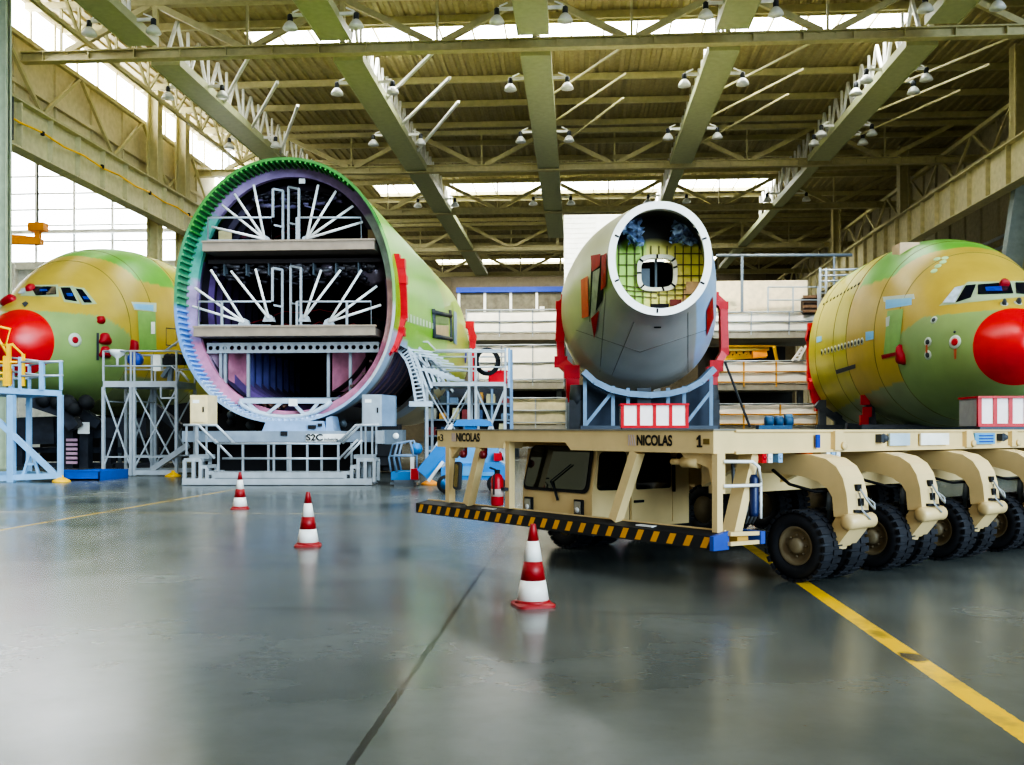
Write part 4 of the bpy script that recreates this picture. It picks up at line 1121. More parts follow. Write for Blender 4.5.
# tail cradle
q = P(648, 430, 42.5); t = beam_cradle('transport_cradle', 'blue grey steel cradle holding up the tail section behind the transporter', (q.x, q.y, 0))
d1 = 42.2
for (x0, x1) in ((585, 613), (684, 711)):
    for x in (x0, x1): m = MB(); m.bar(P(x, 427, d1), P(x, 376 if x in (585, 711) else 386, d1), .16); m.build('post', GBLUE, t)
    m = MB(); m.bar(P(x0, 426, d1), P(x1, 392, d1) if x0 > 640 and False else P(x1, 391, d1), .14); m.build('diagonal', GBLUE, t)
for x in (628, 668):
    m = MB(); m.bar(P(x, 427, d1), P(x, 388, d1), .16); m.build('post', GBLUE, t)
sad = [(583, 369), (594, 379), (610, 387), (628, 391), (648, 392.5), (668, 391), (686, 386.5), (700, 379), (713, 366)]
for a, b in zip(sad, sad[1:]):
    m = MB(); m.bar(P(a[0], a[1]+3, d1), P(b[0], b[1]+3, d1), .9, .26); m.build('saddle', GBLUE, t)
m = MB(); m.prism([P(583, 428, d1+.9), P(713, 428, d1+.9), P(713, 378, d1+.9), P(690, 392, d1+.9), P(648, 398, d1+.9), P(606, 392, d1+.9), P(583, 378, d1+.9)], FV*.1); m.build('shade_plate', mat('cradle_shadow', (40, 52, 70), .6), t)  # dark sheet added as the shade behind the cradle frames
m = MB(); m.bar(P(580, 428.5, d1), P(716, 428.5, d1), .8, .25); m.build('base_beam', mat('cradle_base', (64, 72, 84), .5), t)
m = MB(); q = P(644, 398, d1); m.box(q.x-.3, q.x+.3, q.y-.1, q.y+.2, P(0, 426, d1).z, P(0, 388, d1).z); m.build('dark_jack', DGREY, t)
for x in (590, 648, 706): m = MB(); q = P(x, 430, d1); m.box(q.x-.25, q.x+.25, q.y-.25, q.y+.25, 0, P(0, 429, d1).z); m.build('leg', DGREY, t)
for x0 in (577, 711):
    q = P(x0, 430, 43.6)
    m = MB(); m.box(q.x-.35, q.x+.35, q.y-.3, q.y+.3, 0, P(0, 400, 43.6).z); m.lathe((q.x, q.y, P(0, 405, 43.6).z), (0, 0, 1), [(.3, 0), (.36, .3), (.3, .9)], 12); m.build('jack_column', DGREY, t)
# red framed white barriers
def barrier(label, px0, px1, py0, py1, n, d):
    a, b = P(px0, py1, d), P(px1, py0, d); t = thing('panel_barrier', label, 'barrier', ((a.x+b.x)/2, a.y+.2, a.z))
    for x in [a.x+(b.x-a.x)*i/n for i in range(n+1)]:
        m = MB(); m.box(x-.06, x+.06, a.y, a.y+.12, a.z, b.z); m.build('post', RED, t)
    m = MB(); m.box(a.x-.08, b.x+.08, a.y-.04, a.y+1.6, b.z-.07, b.z); m.box(a.x-.06, b.x+.06, a.y-.02, a.y+.14, a.z-.02, a.z+.08); m.build('frame', RED, t)
    for i in range(n):
        x0 = a.x+(b.x-a.x)*i/n+.06; x1 = a.x+(b.x-a.x)*(i+1)/n-.06; m = MB(); m.box(x0, x1, a.y+.03, a.y+.07, a.z+.06, b.z-.06); m.build('white_panel', mat('barrier_white', (244, 232, 226), .5, 0, .05), t)
    m = MB(); m.box(a.x-.04, a.x+.02, a.y+.1, a.y+1.6, a.z, b.z-.08); m.build('side_panel', mat('barrier_grey', (150, 146, 146), .5), t)
    m = MB()
    for x in (a.x+.2, b.x-.2): m.box(x-.12, x+.12, a.y+.4, a.y+.7, 0, a.z)
    m.box(a.x, b.x, a.y, a.y+1.6, a.z-.12, a.z-.02); m.build('stand', mat('cradle_base', (64, 72, 84)), t)
    return t
barrier('red framed barrier with four white panels in front of the tail cradle', 622.5, 686.5, 403.5, 427.5, 4, 36.5)
barrier('red framed barrier with white panels under the right nose radome', 980, 1040, 396, 426, 4, 31.0)
# right nose cradle
q = P(905, 430, 43); t = beam_cradle('transport_cradle', 'dark steel cradle under the right nose section', (q.x, q.y, 0))
for i, (x0, y0, x1, y1, d) in enumerate(((816, 404, 846, 426, 49), (846, 426, 880, 430, 45), (868, 396, 872, 428, 42.6), (822, 400, 822, 430, 49), (838, 412, 838, 430, 49), (880, 400, 915, 427, 42), (816, 428, 900, 428, 46))):
    m = MB(); m.bar(P(x0, y0, d), P(x1, y1, d), .35, .3); m.build('strut', mat('cradle_slate', (74, 80, 88), .5), t)
m = MB(); m.bar(P(862, 428, 42), P(1000, 428, 40), .8, .3); m.build('base_beam', mat('cradle_slate', (74, 80, 88)), t)
for (x, d) in ((830, 48), (880, 43), (930, 41.5), (985, 40)): m = MB(); q = P(x, 430, d); m.box(q.x-.3, q.x+.3, q.y-.3, q.y+.3, 0, 1.75); m.build('leg', DGREY, t)
m = MB(); 
for (x, y) in ((865, 400), (867, 412), (864, 420)): q = P(x, y, 42.4); m.box(q.x-.18, q.x+.18, q.y-.1, q.y+.1, q.z-.22, q.z+.22)
m.build('red_clamp', RED, t)
m = MB(); m.prism([P(970, 395, 36), P(985, 378, 36), P(1014, 395, 36)], FV*1.5); m.prism([P(960, 399, 36), P(978, 393, 36), P(978, 410, 36), P(972, 405, 36)], FV*.6); m.build('pointed_saddle', mat('saddle_navy', (34, 36, 62), .5), t)
for i in range(10):
    m = MB(); x = 950+i*3; m.lathe(P(x, 421-(i % 3)*4, 39.5), RV, [(.08, 0), (.16, .05), (.16, .3), (.08, .36)], 8); m.build('hydraulic_block', mat('saddle_blue', (70, 110, 140), .5), t)
# left nose: dark undercarriage trestle
q = P(90, 430, 44); t = beam_cradle('transport_cradle', 'dark machinery-laden trestle under the left nose section', (q.x, q.y, 0))
DK = mat('trestle_dark', (44, 48, 58), .55, .1, .3)
for (x0, y0, x1, y1, d, w_) in ((0, 432, 60, 430, 43, 1.2), (50, 428, 150, 428, 43, .9), (70, 428, 70, 468, 42, .55), (86, 430, 86, 468, 42, .4), (20, 432, 20, 468, 43, .5), (108, 428, 108, 466, 43, .5), (150, 425, 150, 464, 44, .6), (20, 466, 160, 466, 43, .3), (20, 450, 160, 450, 43.5, .25), (30, 400, 66, 412, 41, .5), (66, 412, 76, 428, 41, .5), (76, 408, 100, 425, 42, .4), (150, 404, 180, 428, 44, .4)):
    m = MB(); m.bar(P(x0, y0, d), P(x1, y1, d), w_, w_); m.build('frame_beam', DK, t)
for (x, y, s_) in ((76, 410, .3), (70, 405, .35), (60, 404, .3), (46, 402, .3), (88, 404, .3)):
    m = MB(); m.lathe(P(x, y, 41), (.3, -1, .2), [(s_*.6, 0), (s_, .1), (s_, .5), (s_*.5, .7)], 12); m.build('jack_head', BLACK, t)
m = MB(); q = P(84, 428, 41.5); m.box(q.x-.25, q.x+.25, q.y-.05, q.y, q.z-.25, q.z+.25); m.build('white_notice', WHITE, t)
m = MB()
for i in range(6): q = P(72, 440+i*4.5, 41.6); m.box(q.x-.25, q.x+.25, q.y-.03, q.y, q.z-.06, q.z+.06)
m.build('warning_stripe', mat('stripe_pale', (190, 150, 170), .6), t)
for x in (20, 70, 108, 150): m = MB(); q = P(x, 468, 43); m.box(q.x-.4, q.x+.4, q.y-.4, q.y+.4, 0, P(0, 464, 43).z); m.build('foot', DK, t)
m = MB(); m.bar(P(20, 442, 43), P(80, 440, 43), .2); m.build('red_pipe', mat('dull_red', (120, 40, 34)), t)
a = P(63, 481, 31.5); b = P(101, 473, 31.5)
t = thing('spill_tray', 'bright blue floor tray between the pale blue platform and the left scaffold', 'tray', (a.x+.6, a.y+.6, 0))
m = MB(); x0, x1, y0, y1 = a.x, b.x, a.y, a.y+2; z = .3
m.box(x0, x1, y0, y1, 0, .06); m.box(x0, x1, y0, y0+.05, 0, z); m.box(x0, x1, y1-.05, y1, 0, z); m.box(x0, x0+.05, y0, y1, 0, z); m.box(x1-.05, x1, y0, y1, 0, z); m.build('basin', mat('tray_blue', (24, 84, 168), .4), t)
m = MB(); m.box(x0-.04, x1+.04, y0-.04, y0+.06, z, z+.05); m.build('rim', mat('tray_blue', (24, 84, 168)), t)
# ------------------------------------------------------------------ scaffolds and platforms on the floor
def pads(t, pts, col=YEL, s_=.22):
    for q in pts:
        m = MB(); m.lathe((q.x, q.y, 0), (0, 0, 1), [(s_*1.3, 0), (s_*1.2, .05), (s_*.8, .1), (.06, .16), (.06, .22)], 14); m.build('floor_pad', col, t)
def tower(label, px0, px1, d, dep, ytop, ydeck0, ydeck1, ybase, bays, mtl, braces=True, pad=True, name='access_scaffold'):
    "railed deck on braced legs: px bays, y rows all at depth d"
    q0, q1 = P(px0, ybase, d), P(px1, ybase, d); ctr = (q0+q1)/2
    t = thing(name, label, 'scaffold', (ctr.x, ctr.y+dep/2, 0))
    bx = FV*dep
    zb = CH-(ybase-HY)/FPX*d
    def W(px, py, back=0): return P(px, py, d)+bx*back
    m = MB(); a, b = W(px0, ydeck1), W(px1, ydeck0)
    m.prism([W(px0-.6, ydeck0), W(px1+.6, ydeck0), W(px1+.6, ydeck0, 1), W(px0-.6, ydeck0, 1)], (0, 0, -(ydeck1-ydeck0)/FPX*d)); m.build('deck', ALU, t)
    legs = sorted(set(x for bb in bays for x in bb))
    for x in legs:
        for bk in (0, 1):
            m = MB(); p = W(x, ydeck1, bk); m.bar(p, Vector((p.x, p.y, max(zb, 0)+.0)), .1); m.build('leg', mtl, t)
    for (x0, x1) in bays:
        for bk in (0, 1):
            if braces:
                for (u0, u1) in ((x0, x1), (x1, x0)):
                    m = MB(); m.bar(W(u0, ydeck1+2, bk), W(u1, ybase-8, bk), .05); m.build('brace', mtl, t)
            m = MB(); m.bar(W(x0, ybase-3, bk), W(x1, ybase-3, bk), .12, .16); m.build('base_rail', mtl, t)
            m = MB(); m.bar(W(x0, ybase-(ybase-ydeck1)*.21, bk), W(x1, ybase-(ybase-ydeck1)*.21, bk), .05); m.build('ledger', mtl, t)
        m = MB(); m.bar(W(x0, ydeck1+14), W(x0, ydeck1+14, 1), .05); m.build('ledger', mtl, t)
    for bk in (0, 1):
        for f in (1, .5):
            m = MB(); m.tube([W(px0, ydeck0-(ydeck0-ytop)*f, bk), W(px1, ydeck0-(ydeck0-ytop)*f, bk)], .035, 6); m.build('guard_rail', mtl, t)
        for x in legs:
            m = MB(); m.bar(W(x, ydeck0, bk), W(x, ytop, bk), .06); m.build('rail_post', mtl, t)
    for px in (px0, px1):
        m = MB(); m.tube([W(px, ytop, 0), W(px, ytop, 1)], .035, 6); m.build('guard_rail', mtl, t)
    if pad: pads(t, [W(px0, ybase)-Vector((0, .3, 0)), W(px1, ybase)-Vector((0, .3, 0))])
    return t, W
t, W = tower('tall bright aluminium scaffold with crossed braces left of the ringed fuselage', 103.5, 176.5, 34.4, 2.0, 351, 381, 387, 475.5, [(103.5, 131), (134.5, 176.5)], ALU)
m = MB(); m.tube([W(165, 351), W(176, 343), W(184, 337)], .04, 6); m.build('raised_rail', ALU, t)
m = MB(); m.tube([W(177, 387), W(179, 372), W(172, 366)], .04, 6); m.tube([W(180, 371), W(189, 381)], .04, 6); m.build('hand_loop', ALU, t)
m = MB(); m.bar(W(161, 387), W(161, 398), .06); m.bar(W(161, 398), W(176, 398), .06); m.build('side_bracket', ALU, t)
m = MB(); m.bar(W(150, 470, .1), W(192, 445, -.2), .12, .2); m.build('ramp_bar', ALU, t)
m = MB(); m.lathe(W(115, 351, .1), (0, 0, -1), [(.28, -.05), (.3, 0), (.22, .12), (.05, .25), (.04, .55)], 14); tag(m.build('work_lamp', WHITE), 'white dish lamp clipped to the rail of the tall left scaffold', 'work lamp')
m = MB(); m.lathe(W(127, 358, .3), FV, [(.22, 0), (.26, .05), (.26, .3), (.2, .34)], 14); tag(m.build('hose_reel', NAVY), 'blue reel standing on the rail of the tall left scaffold', 'reel')
t = thing('tool_machine', 'dark machine with a white box on the tall left scaffold deck', 'machine', W(160, 381, .5))
m = MB()
for i in range(5): m.lathe(W(157+i*2.2, 356+i % 2*2, .4), RV, [(.12, 0), (.16, .1), (.12, .3)], 10)
m.frame(W(163, 360, .4), .5, .2, .12); m.build('machine_head', BLACK, t)
m = MB(); m.bar(W(162, 381, .4), W(164, 362, .4), .16); m.bar(W(155, 376, .4), W(162, 366, .4), .3, .12); m.build('stand', DSTEEL, t)
m = MB(); m.frame(W(152, 362, .3), .14, .12, .28); m.build('white_box', WHITE, t)
# pale blue platform at the left edge
def PB(px, py, b=0): return P(px, py, 30.6)+FV*b*.7-RV*b*.75
q = PB(20, 482); t = thing('access_platform', 'pale blue steel access platform with stair brace at the left edge', 'work platform', (q.x, q.y+1, 0))
zz = lambda py: Zat(py, 30.6)
m = MB(); m.prism([PB(-30, 386), PB(62, 390.5), PB(62, 390.5, 2.6), PB(-30, 386, 2.6)], (0, 0, -.18)); m.build('deck', LBLUE, t)
for px, w_ in ((11.5, .2), (60.5, .14), (-28, .2)):
    for bk in (0, 2.5):
        m = MB(); p = PB(px, 395, bk); m.bar(p, (p.x, p.y, 0), w_); m.build('leg', LBLUE, t)
m = MB(); m.bar(PB(-20, 404), PB(57, 476), .16); m.build('brace', LBLUE, t)
for a, b in (((31, 450), (23, 476)), ((32, 450), (39, 476)), ((27, 464), (36, 464))):
    m = MB(); m.bar(PB(*a), PB(*b), .08); m.build('brace', LBLUE, t)
m = MB(); m.bar(PB(-30, 479.5), PB(60.5, 475.5), .14, .18); m.bar(PB(-30, 479.5, 2.5), PB(60.5, 475.5, 2.5), .14, .18); m.bar(PB(60.5, 475.5), PB(60.5, 475.5, 2.5), .14); m.build('base_rail', LBLUE, t)
for px, yt in ((61, 361), (42, 361), (20, 357)):
    for bk in (0, 2.5):
        m = MB(); m.bar(PB(px, 390, bk), PB(px, yt, bk), .08 if px != 42 else .13); m.build('rail_post', LBLUE, t)
for dy in (0, 14):
    for bk in (0, 2.5):
        m = MB(); m.tube([PB(18, 362+dy, bk), PB(63, 361.5+dy, bk)], .04, 6); m.build('guard_rail', STEEL, t)
    m = MB(); m.tube([PB(61, 361+dy), PB(61, 361+dy, 2.5)], .04, 6); m.tube([PB(16, 355+dy, 1), PB(61, 361+dy, 1)], .04, 6); m.build('guard_rail', STEEL, t)
pads(t, [PB(61.5, 482)])
m = MB(); q = PB(11.5, 470); 
t = thing('yellow_railing', 'yellow tubular railing on the pale blue platform at the left edge', 'railing', PB(10, 385, -.05))
for px, yt in ((6, 356), (9.5, 344), (24, 354), (-6, 356)):
    m = MB(); m.bar(PB(px, 386, .05), PB(px, yt, .05), .11 if px < 12 else .08); m.build('post', YEL, t)
for pts in ([(-20, 322), (11, 329), (6, 345), (13, 344), (24, 355), (24, 385)], [(-20, 362), (24, 362)], [(-20, 373), (10, 373)], [(-20, 379), (10, 379)], [(-6, 330), (8, 354)], [(3, 345), (12, 345)]):
    m = MB(); m.tube([PB(a, b, .05) for a, b in pts], .045, 6); m.build('rail', YEL, t)
m = MB(); m.bar(PB(13.5, 384, .4), PB(13.5, 368, .4), .16); m.build('post_sleeve', mat('sleeve_red', (200, 60, 60), .5), t)
# centre scaffold in front of the dock
t, W = tower('white braced work scaffold with blue inner frame under the green fuselage side', 427, 505, 36.2, 2.4, 352, 382, 386, 468, [(427, 469), (476, 505)], ALU, pad=False)
m = MB(); m.tube([W(400, 341.5), W(428, 342), W(436, 350.5), W(505, 350)], .04, 6); m.build('raised_rail', ALU, t)
for px in (469, 474, 505, 509):
    m = MB(); m.bar(W(px, 345, .6), W(px, 386, .6), .08); m.build('rail_post', LBLUE if px > 500 else ALU, t)
for i in range(7):
    m = MB(); m.bar(W(505, 395+i*9, .9), W(511, 396+i*9, .9), .06); m.build('ladder_rung', GBLUE, t)
m = MB(); m.bar(W(511, 345, .9), W(512, 460, .9), .12); m.build('ladder_stile', GBLUE, t)
m = MB()
for k in range(3):
    pts = []
    for i in range(25):
        a = 2*PI*i/24; pts.append(W(487, 361, .1)+RV*(math.cos(a)*(.36+.05*k))+Vector((0, 0, math.sin(a)*(.42+.04*k)))+FV*(.05*k))
    m.tube(pts, .045, 6)
tag(m.build('hose_coil', BLACK), 'coiled black hose hanging on the centre scaffold railing', 'hose')
q = W(497, 381, .5); m = MB(); m.box(q.x-.35, q.x+.35, q.y, q.y+.4, W(0, 382).z, q.z+.42); m.box(q.x-.38, q.x+.38, q.y-.03, q.y+.43, q.z+.42, q.z+.47)
t = thing('red_tool_case', 'red case standing on the centre scaffold deck', 'case', (q.x, q.y+.2, W(0, 382).z)); m.build('case_body', RED, t)
m = MB(); m.tube([(q.x-.12, q.y-.03, q.z+.47), (q.x-.12, q.y-.03, q.z+.55), (q.x+.12, q.y-.03, q.z+.55), (q.x+.12, q.y-.03, q.z+.47)], .02, 6); m.build('handle', BLACK, t)
# small beige scaffold/back clutter under the fuselage
for i, (px, py, d, w_, h_, col, lab) in enumerate(((448, 452, 39, .5, .9, (60, 74, 96), 'dark blue cabinet under the centre scaffold'), (490, 440, 40, .45, 1.2, (150, 60, 60), 'dull red cabinet behind the centre scaffold'), (462, 440, 41, .6, 1.4, (150, 150, 132), 'beige cabinet behind the centre scaffold'))):
    q = P(px, 466, d); t = thing('equipment_cabinet', lab, 'cabinet', (q.x, q.y+.3, 0)); mt = mat('cabinet_%d' % i, col, .5)
    m = MB(); m.box(q.x-w_, q.x+w_, q.y, q.y+.6, .08, h_); m.build('body', mt, t)
    for sg in (-1, 1): m = MB(); m.box(q.x+sg*w_/2-w_/2+.02, q.x+sg*w_/2+w_/2-.02, q.y-.03, q.y, .12, h_-.05); m.build('door', mt, t)
    m = MB(); m.box(q.x-w_, q.x+w_, q.y, q.y+.6, 0, .08); m.build('plinth', BLACK, t)

# ------------------------------------------------------------------ stage with stairs below the barrel
SD = 28.6
def S_(px, py, b=0): return P(px, py, SD)+FV*b
def SP(px, py, b=0): return P(px, py, SD+b)
q = S_(280, 486); t = thing('assembly_stage', 'bright metal stage with railings and stairs at both ends below the open barrel', 'stage', (q.x, q.y+1, 0))
def zS(py): return Zat(py, SD)
GR = mat('stage_beam', (140, 152, 164), .45, .2)
m = MB(); m.prism([SP(182, 442, 1.2), SP(378, 442, 1.2), SP(378, 431, 1.2), SP(182, 431, 1.2)], FV*1.6); m.build('main_beam', GR, t)
m = MB(); m.prism([SP(262, 431, 1.5), SP(326, 431, 1.5), SP(323, 421, 1.5), SP(266, 421, 1.5)], FV*1.4); m.prism([SP(326, 431, 1.6), SP(334, 431, 1.6), SP(331, 416, 1.6), SP(326, 418, 1.6)], FV*1.2); m.build('saddle_block', mat('saddle_pale', (138, 164, 196), .5), t)
m = MB(); m.frame(SP(312, 427, 1.45), .12, .03, .06); m.frame(SP(320, 425, 1.45), .06, .03, .05); m.frame(SP(284, 433.5, 1.17), .1, .03, .07); m.build('bolt_plate', BLACK, t)
sg = MB(); a, b = SP(305.5, 441.2, 1.17), SP(348, 433.8, 1.17); sg.prism([SP(306, 441.5, 1.17), SP(336, 441.5, 1.17), SP(348, 434, 1.17), SP(306, 434, 1.17)], FV*.03); sg.build('maker_sign', WHITE, t)
text('S2C', .19, BLACK, t, SP(314.5, 437.7, 1.12), RV, (0, 0, 1), 'sign_letters', wx=1.15, bold=.03)
text('industrie', .085, BLACK, t, SP(331, 439.3, 1.12), RV, (0, 0, 1), 'sign_letters', wx=1.0, bold=.02)
text('MAX LOAD', .08, BLACK, t, S_(284, 440, 1.17), RV, (0, 0, 1), 'faded_letters', wx=1.2) if False else None
# apron
m = MB(); m.prism([S_(182, 484.2), S_(372, 484.2), S_(372, 478.5), S_(182, 478.5)], FV*1.0); m.prism([S_(213, 478), S_(344, 478), S_(344, 472.3), S_(213, 472.3)], FV*1.0); m.build('apron_step', ALU, t)
m = MB(); m.prism([S_(182, 485), S_(372, 485), S_(372, 484), S_(182, 484)], FV*1.2); m.build('base_plate', STEEL, t)
m = MB(); m.prism([SP(214, 472, 2.6), SP(374, 472, 2.6), SP(374, 443, 2.6), SP(214, 443, 2.6)], FV*.1); m.build('under_shade', DARK, t)  # black sheet standing in for the shade under the stage
for px in (218, 242.5, 260, 273.5, 280, 290, 307, 315, 338, 346):
    m = MB(); m.bar(S_(px, 473, .05 if px not in (260, 280, 315, 346) else 1.), S_(px, 443.5, .05 if px not in (260, 280, 315, 346) else 1.), .06); m.build('rail_post', STEEL, t)
for py in (443.6, 458.6):
    m = MB(); m.tube([S_(216 if py < 450 else 222, py, .05), S_(340, py, .05)], .04, 6); m.build('guard_rail', STEEL, t)
for sgn, xo in ((1, 0), (-1, 558)):
    X = (lambda x: x) if sgn == 1 else (lambda x: 558-x)
    for bk, dy in ((.05, 0), (.9, 0)):
        o = 0 if bk < .5 else 9
        m = MB(); m.tube([S_(X(183), 425, bk), S_(X(198+o), 425, bk), S_(X(216+o), 443.5, bk)], .045, 6); m.build('stair_rail', ALU, t)
        m = MB(); m.tube([S_(X(196+o), 440, bk), S_(X(214+o), 458.5, bk)], .04, 6); m.build('stair_rail', ALU, t)
        for px in (186, 197):
            m = MB(); m.bar(S_(X(px), 425, bk), S_(X(px), 455, bk), .05); m.build('rail_post', STEEL, t)
    st = [(184, 460), (200, 467), (207, 473)]
    for (x, y), w_ in zip(st, (17, 7, 7)):
        m = MB(); m.prism([S_(X(x), y), S_(X(x+w_), y), S_(X(x+w_), y), S_(X(x), y)], FV*.9) if False else m.frame(S_(X(x+w_/2), y, .5), w_/2*SD/FPX, .45, .05); m.build('stair_tread', ALU, t)
    for x, y in ((184, 460), (193, 461), (200, 460), (206.5, 467), (213, 473)):
        for bk in (.06, .94):
            m = MB(); m.bar(S_(X(x), y, bk), S_(X(x), 482, bk), .09); m.build('stair_leg', ALU, t)
    m = MB(); m.prism([S_(X(186), 455, .3), S_(X(206), 455, .3), S_(X(206), 459, .3), S_(X(186), 459, .3)], FV*.6); m.build('landing', STEEL, t)
for px in (182, 243, 277, 307, 366):
    m = MB(); q = S_(px, 486, .2); m.lathe((q.x, q.y, 0), (0, 0, 1), [(.08, 0), (.08, .03), (.04, .06), (.04, .16)], 10); m.build('levelling_foot', STEEL, t)
# control cabinets on the stage beam
def cabinet(label, px0, px1, px2, y0, y1, mtl, side_m, b):
    a, c = SP(px0, y1, b), SP(px1, y0, b); dep = .8
    t = thing('control_cabinet', label, 'cabinet', ((a.x+c.x)/2, a.y+.4, a.z))
    m = MB(); m.prism([a, Vector((c.x, a.y, a.z)), Vector((c.x, a.y, c.z)), Vector((a.x, a.y, c.z))], (.0, dep, 0)); m.build('body', mtl, t)
    m = MB(); m.box(a.x+.04, c.x-.04, a.y-.03, a.y, a.z+.05, c.z-.05); m.build('door', mtl, t)
    if px2:
        e = SP(px2, y1, b); m = MB(); m.prism([(c.x, a.y, a.z), (e.x, a.y+.5, a.z), (e.x, a.y+.5, c.z-.02), (c.x, a.y, c.z)], (0, .3, 0)); m.build('side_box', side_m, t)
    m = MB(); m.box(c.x-.14, c.x-.1, a.y-.06, a.y-.03, (a.z+c.z)/2-.08, (a.z+c.z)/2+.08); m.build('handle', BLACK, t)
    m = MB(); m.box(a.x+.1, a.x+.3, a.y-.04, a.y-.025, c.z-.25, c.z-.15); m.build('name_plate', WHITE, t)
    return t
cabinet('tall cream cabinet on the left end of the stage beam', 190, 208, None, 395, 424, mat('cabinet_cream', (226, 204, 156), .5), None, 1.0)
cabinet('grey metal cabinet on the right end of the stage beam', 362, 382, 392, 394.5, 426, mat('cabinet_grey', (172, 182, 190), .4, .3), mat('cabinet_blue', (130, 152, 176), .4, .3), 1.0)
t = thing('connector_box', 'grey connector box hung on the right end of the stage beam', 'box', SP(386, 440, 1.0))
m = MB(); m.frame(SP(381.5, 437, 1.), .12, .3, .2); m.build('body', STEEL, t)
m = MB(); m.frame(SP(394, 437, 1.2), .32, .3, .22); m.build('panel', DSTEEL, t); m = MB(); m.lathe(SP(396, 436, .9), -FV, [(.1, 0), (.08, .03)], 14); m.build('dial', WHITE, t)

# ------------------------------------------------------------------ blue lifts
def wheel(mb_t, mb_r, c, ax, r, w_):
    mb_t.lathe(Vector(c)-ax*w_/2, ax, [(r*.6, 0), (r*.92, 0), (r, w_*.2), (r, w_*.8), (r*.92, w_), (r*.6, w_)], 20)
    mb_r.lathe(Vector(c)-ax*w_*.52, ax, [(r*.6, 0), (r*.5, w_*.1), (r*.2, w_*.1), (r*.15, -.01), (.01, -.01)], 16)
d = 25.2
def B_(px, py, b=0): return P(px, py, d)+FV*b
q = B_(468, 487); t = thing('boom_lift', 'blue wheeled boom lift with folded arm seen behind the transporter beam', 'lift', (q.x, q.y+.5, 0))
m = MB(); m.prism([B_(441, 480), B_(505, 480), B_(505, 466), B_(498, 462), B_(455, 464), B_(441, 468)], FV*1.3); m.build('chassis', BLUE, t)
m = MB(); m.prism([B_(452, 466, .2), B_(500, 466, .2), B_(498, 448, .2), B_(484, 442, .2), B_(462, 444, .2), B_(454, 456, .2)], FV*.9); m.build('turret', mat('lift_blue_pale', (84, 156, 206), .45), t)
m = MB(); m.frame(B_(469, 471, -.02), .18, .03, .12); m.frame(B_(484, 474, -.02), .3, .03, .05); m.build('cover_plate', mat('lift_blue_pale', (84, 156, 206)), t)
for px in (446, 496):
    for bk in (.05, 1.2):
        w = MB(); rm = MB(); c = B_(px, 478, bk); c.z = .24; wheel(w, rm, c, FV, .24, .2); o = w.build('tyre', BLACK, t); rm.build('rim', BLUE, o)
m = MB(); m.bar(B_(424, 478, .5), B_(450, 452, .5), .18); m.build('arm', BLUE, t); m = MB(); m.bar(B_(420, 474, .4), B_(450, 437, .4), .12, .3); m.build('arm', BLUE, t)
m = MB(); m.bar(B_(436, 446, .38), B_(452, 424, .4), .1); m.bar(B_(427, 482, .4), B_(442, 462, .4), .08); m.build('arm_strip', WHITE, t)
m = MB(); m.prism([B_(452, 426, .3), B_(492, 426, .3), B_(490, 421, .3), B_(480, 419, .3), B_(456, 420, .3)], FV*.8); m.bar(B_(470, 445, .6), B_(470, 424, .6), .3); m.build('upper_boom', BLUE, t)
m = MB(); m.frame(B_(498, 457, .1), .1, .1, .1); m.build('red_lamp', RED, t)
d2 = 28.0
def C_(px, py, b=0): return P(px, py, d2)+FV*b
q = C_(404, 487); t = thing('lift_basket', 'small blue railed lift basket standing right of the stage', 'lift', (q.x, q.y+.5, 0))
m = MB(); m.prism([C_(391, 480), C_(415, 480), C_(415, 472), C_(391, 472)], FV*1.2); m.build('floor_tub', BLUE, t)
m = MB(); m.prism([C_(390, 484.5), C_(416, 484.5), C_(416, 482.5), C_(390, 482.5)], FV*1.2); m.prism([C_(394, 487), C_(414, 487), C_(414, 480), C_(394, 480)], FV*.8+Vector((0, .1, 0))); m.build('base', DSTEEL, t)
for pts in ([(391, 472), (389, 458), (393, 444), (410, 441)], [(410, 441), (413, 452), (413, 472)], [(390, 456), (413, 456)], [(397, 472), (394, 458), (398, 442)]):
    for bk in (0, 1.1):
        m = MB(); m.tube([C_(a, b, bk) for a, b in pts], .03, 6); m.build('rail', GBLUE, t)
m = MB(); m.bar(C_(412.5, 479, -.05), C_(412.5, 457, -.05), .1); m.build('white_post', WHITE, t)
m = MB(); m.frame(C_(415, 474, -.05), .1, .08, .16); m.build('red_box', RED, t); m = MB(); m.lathe(C_(416, 449, .2), (0, -1, 0), [(.16, 0), (.18, .05), (.1, .2)], 12); m.build('blue_joystick', BLUE, t)
pads(thing('outrigger_pad', 'orange pad on the floor beside the blue lift basket', 'pad', P(430, 483, 29)), [P(430, 483, 29)], ORANGE)
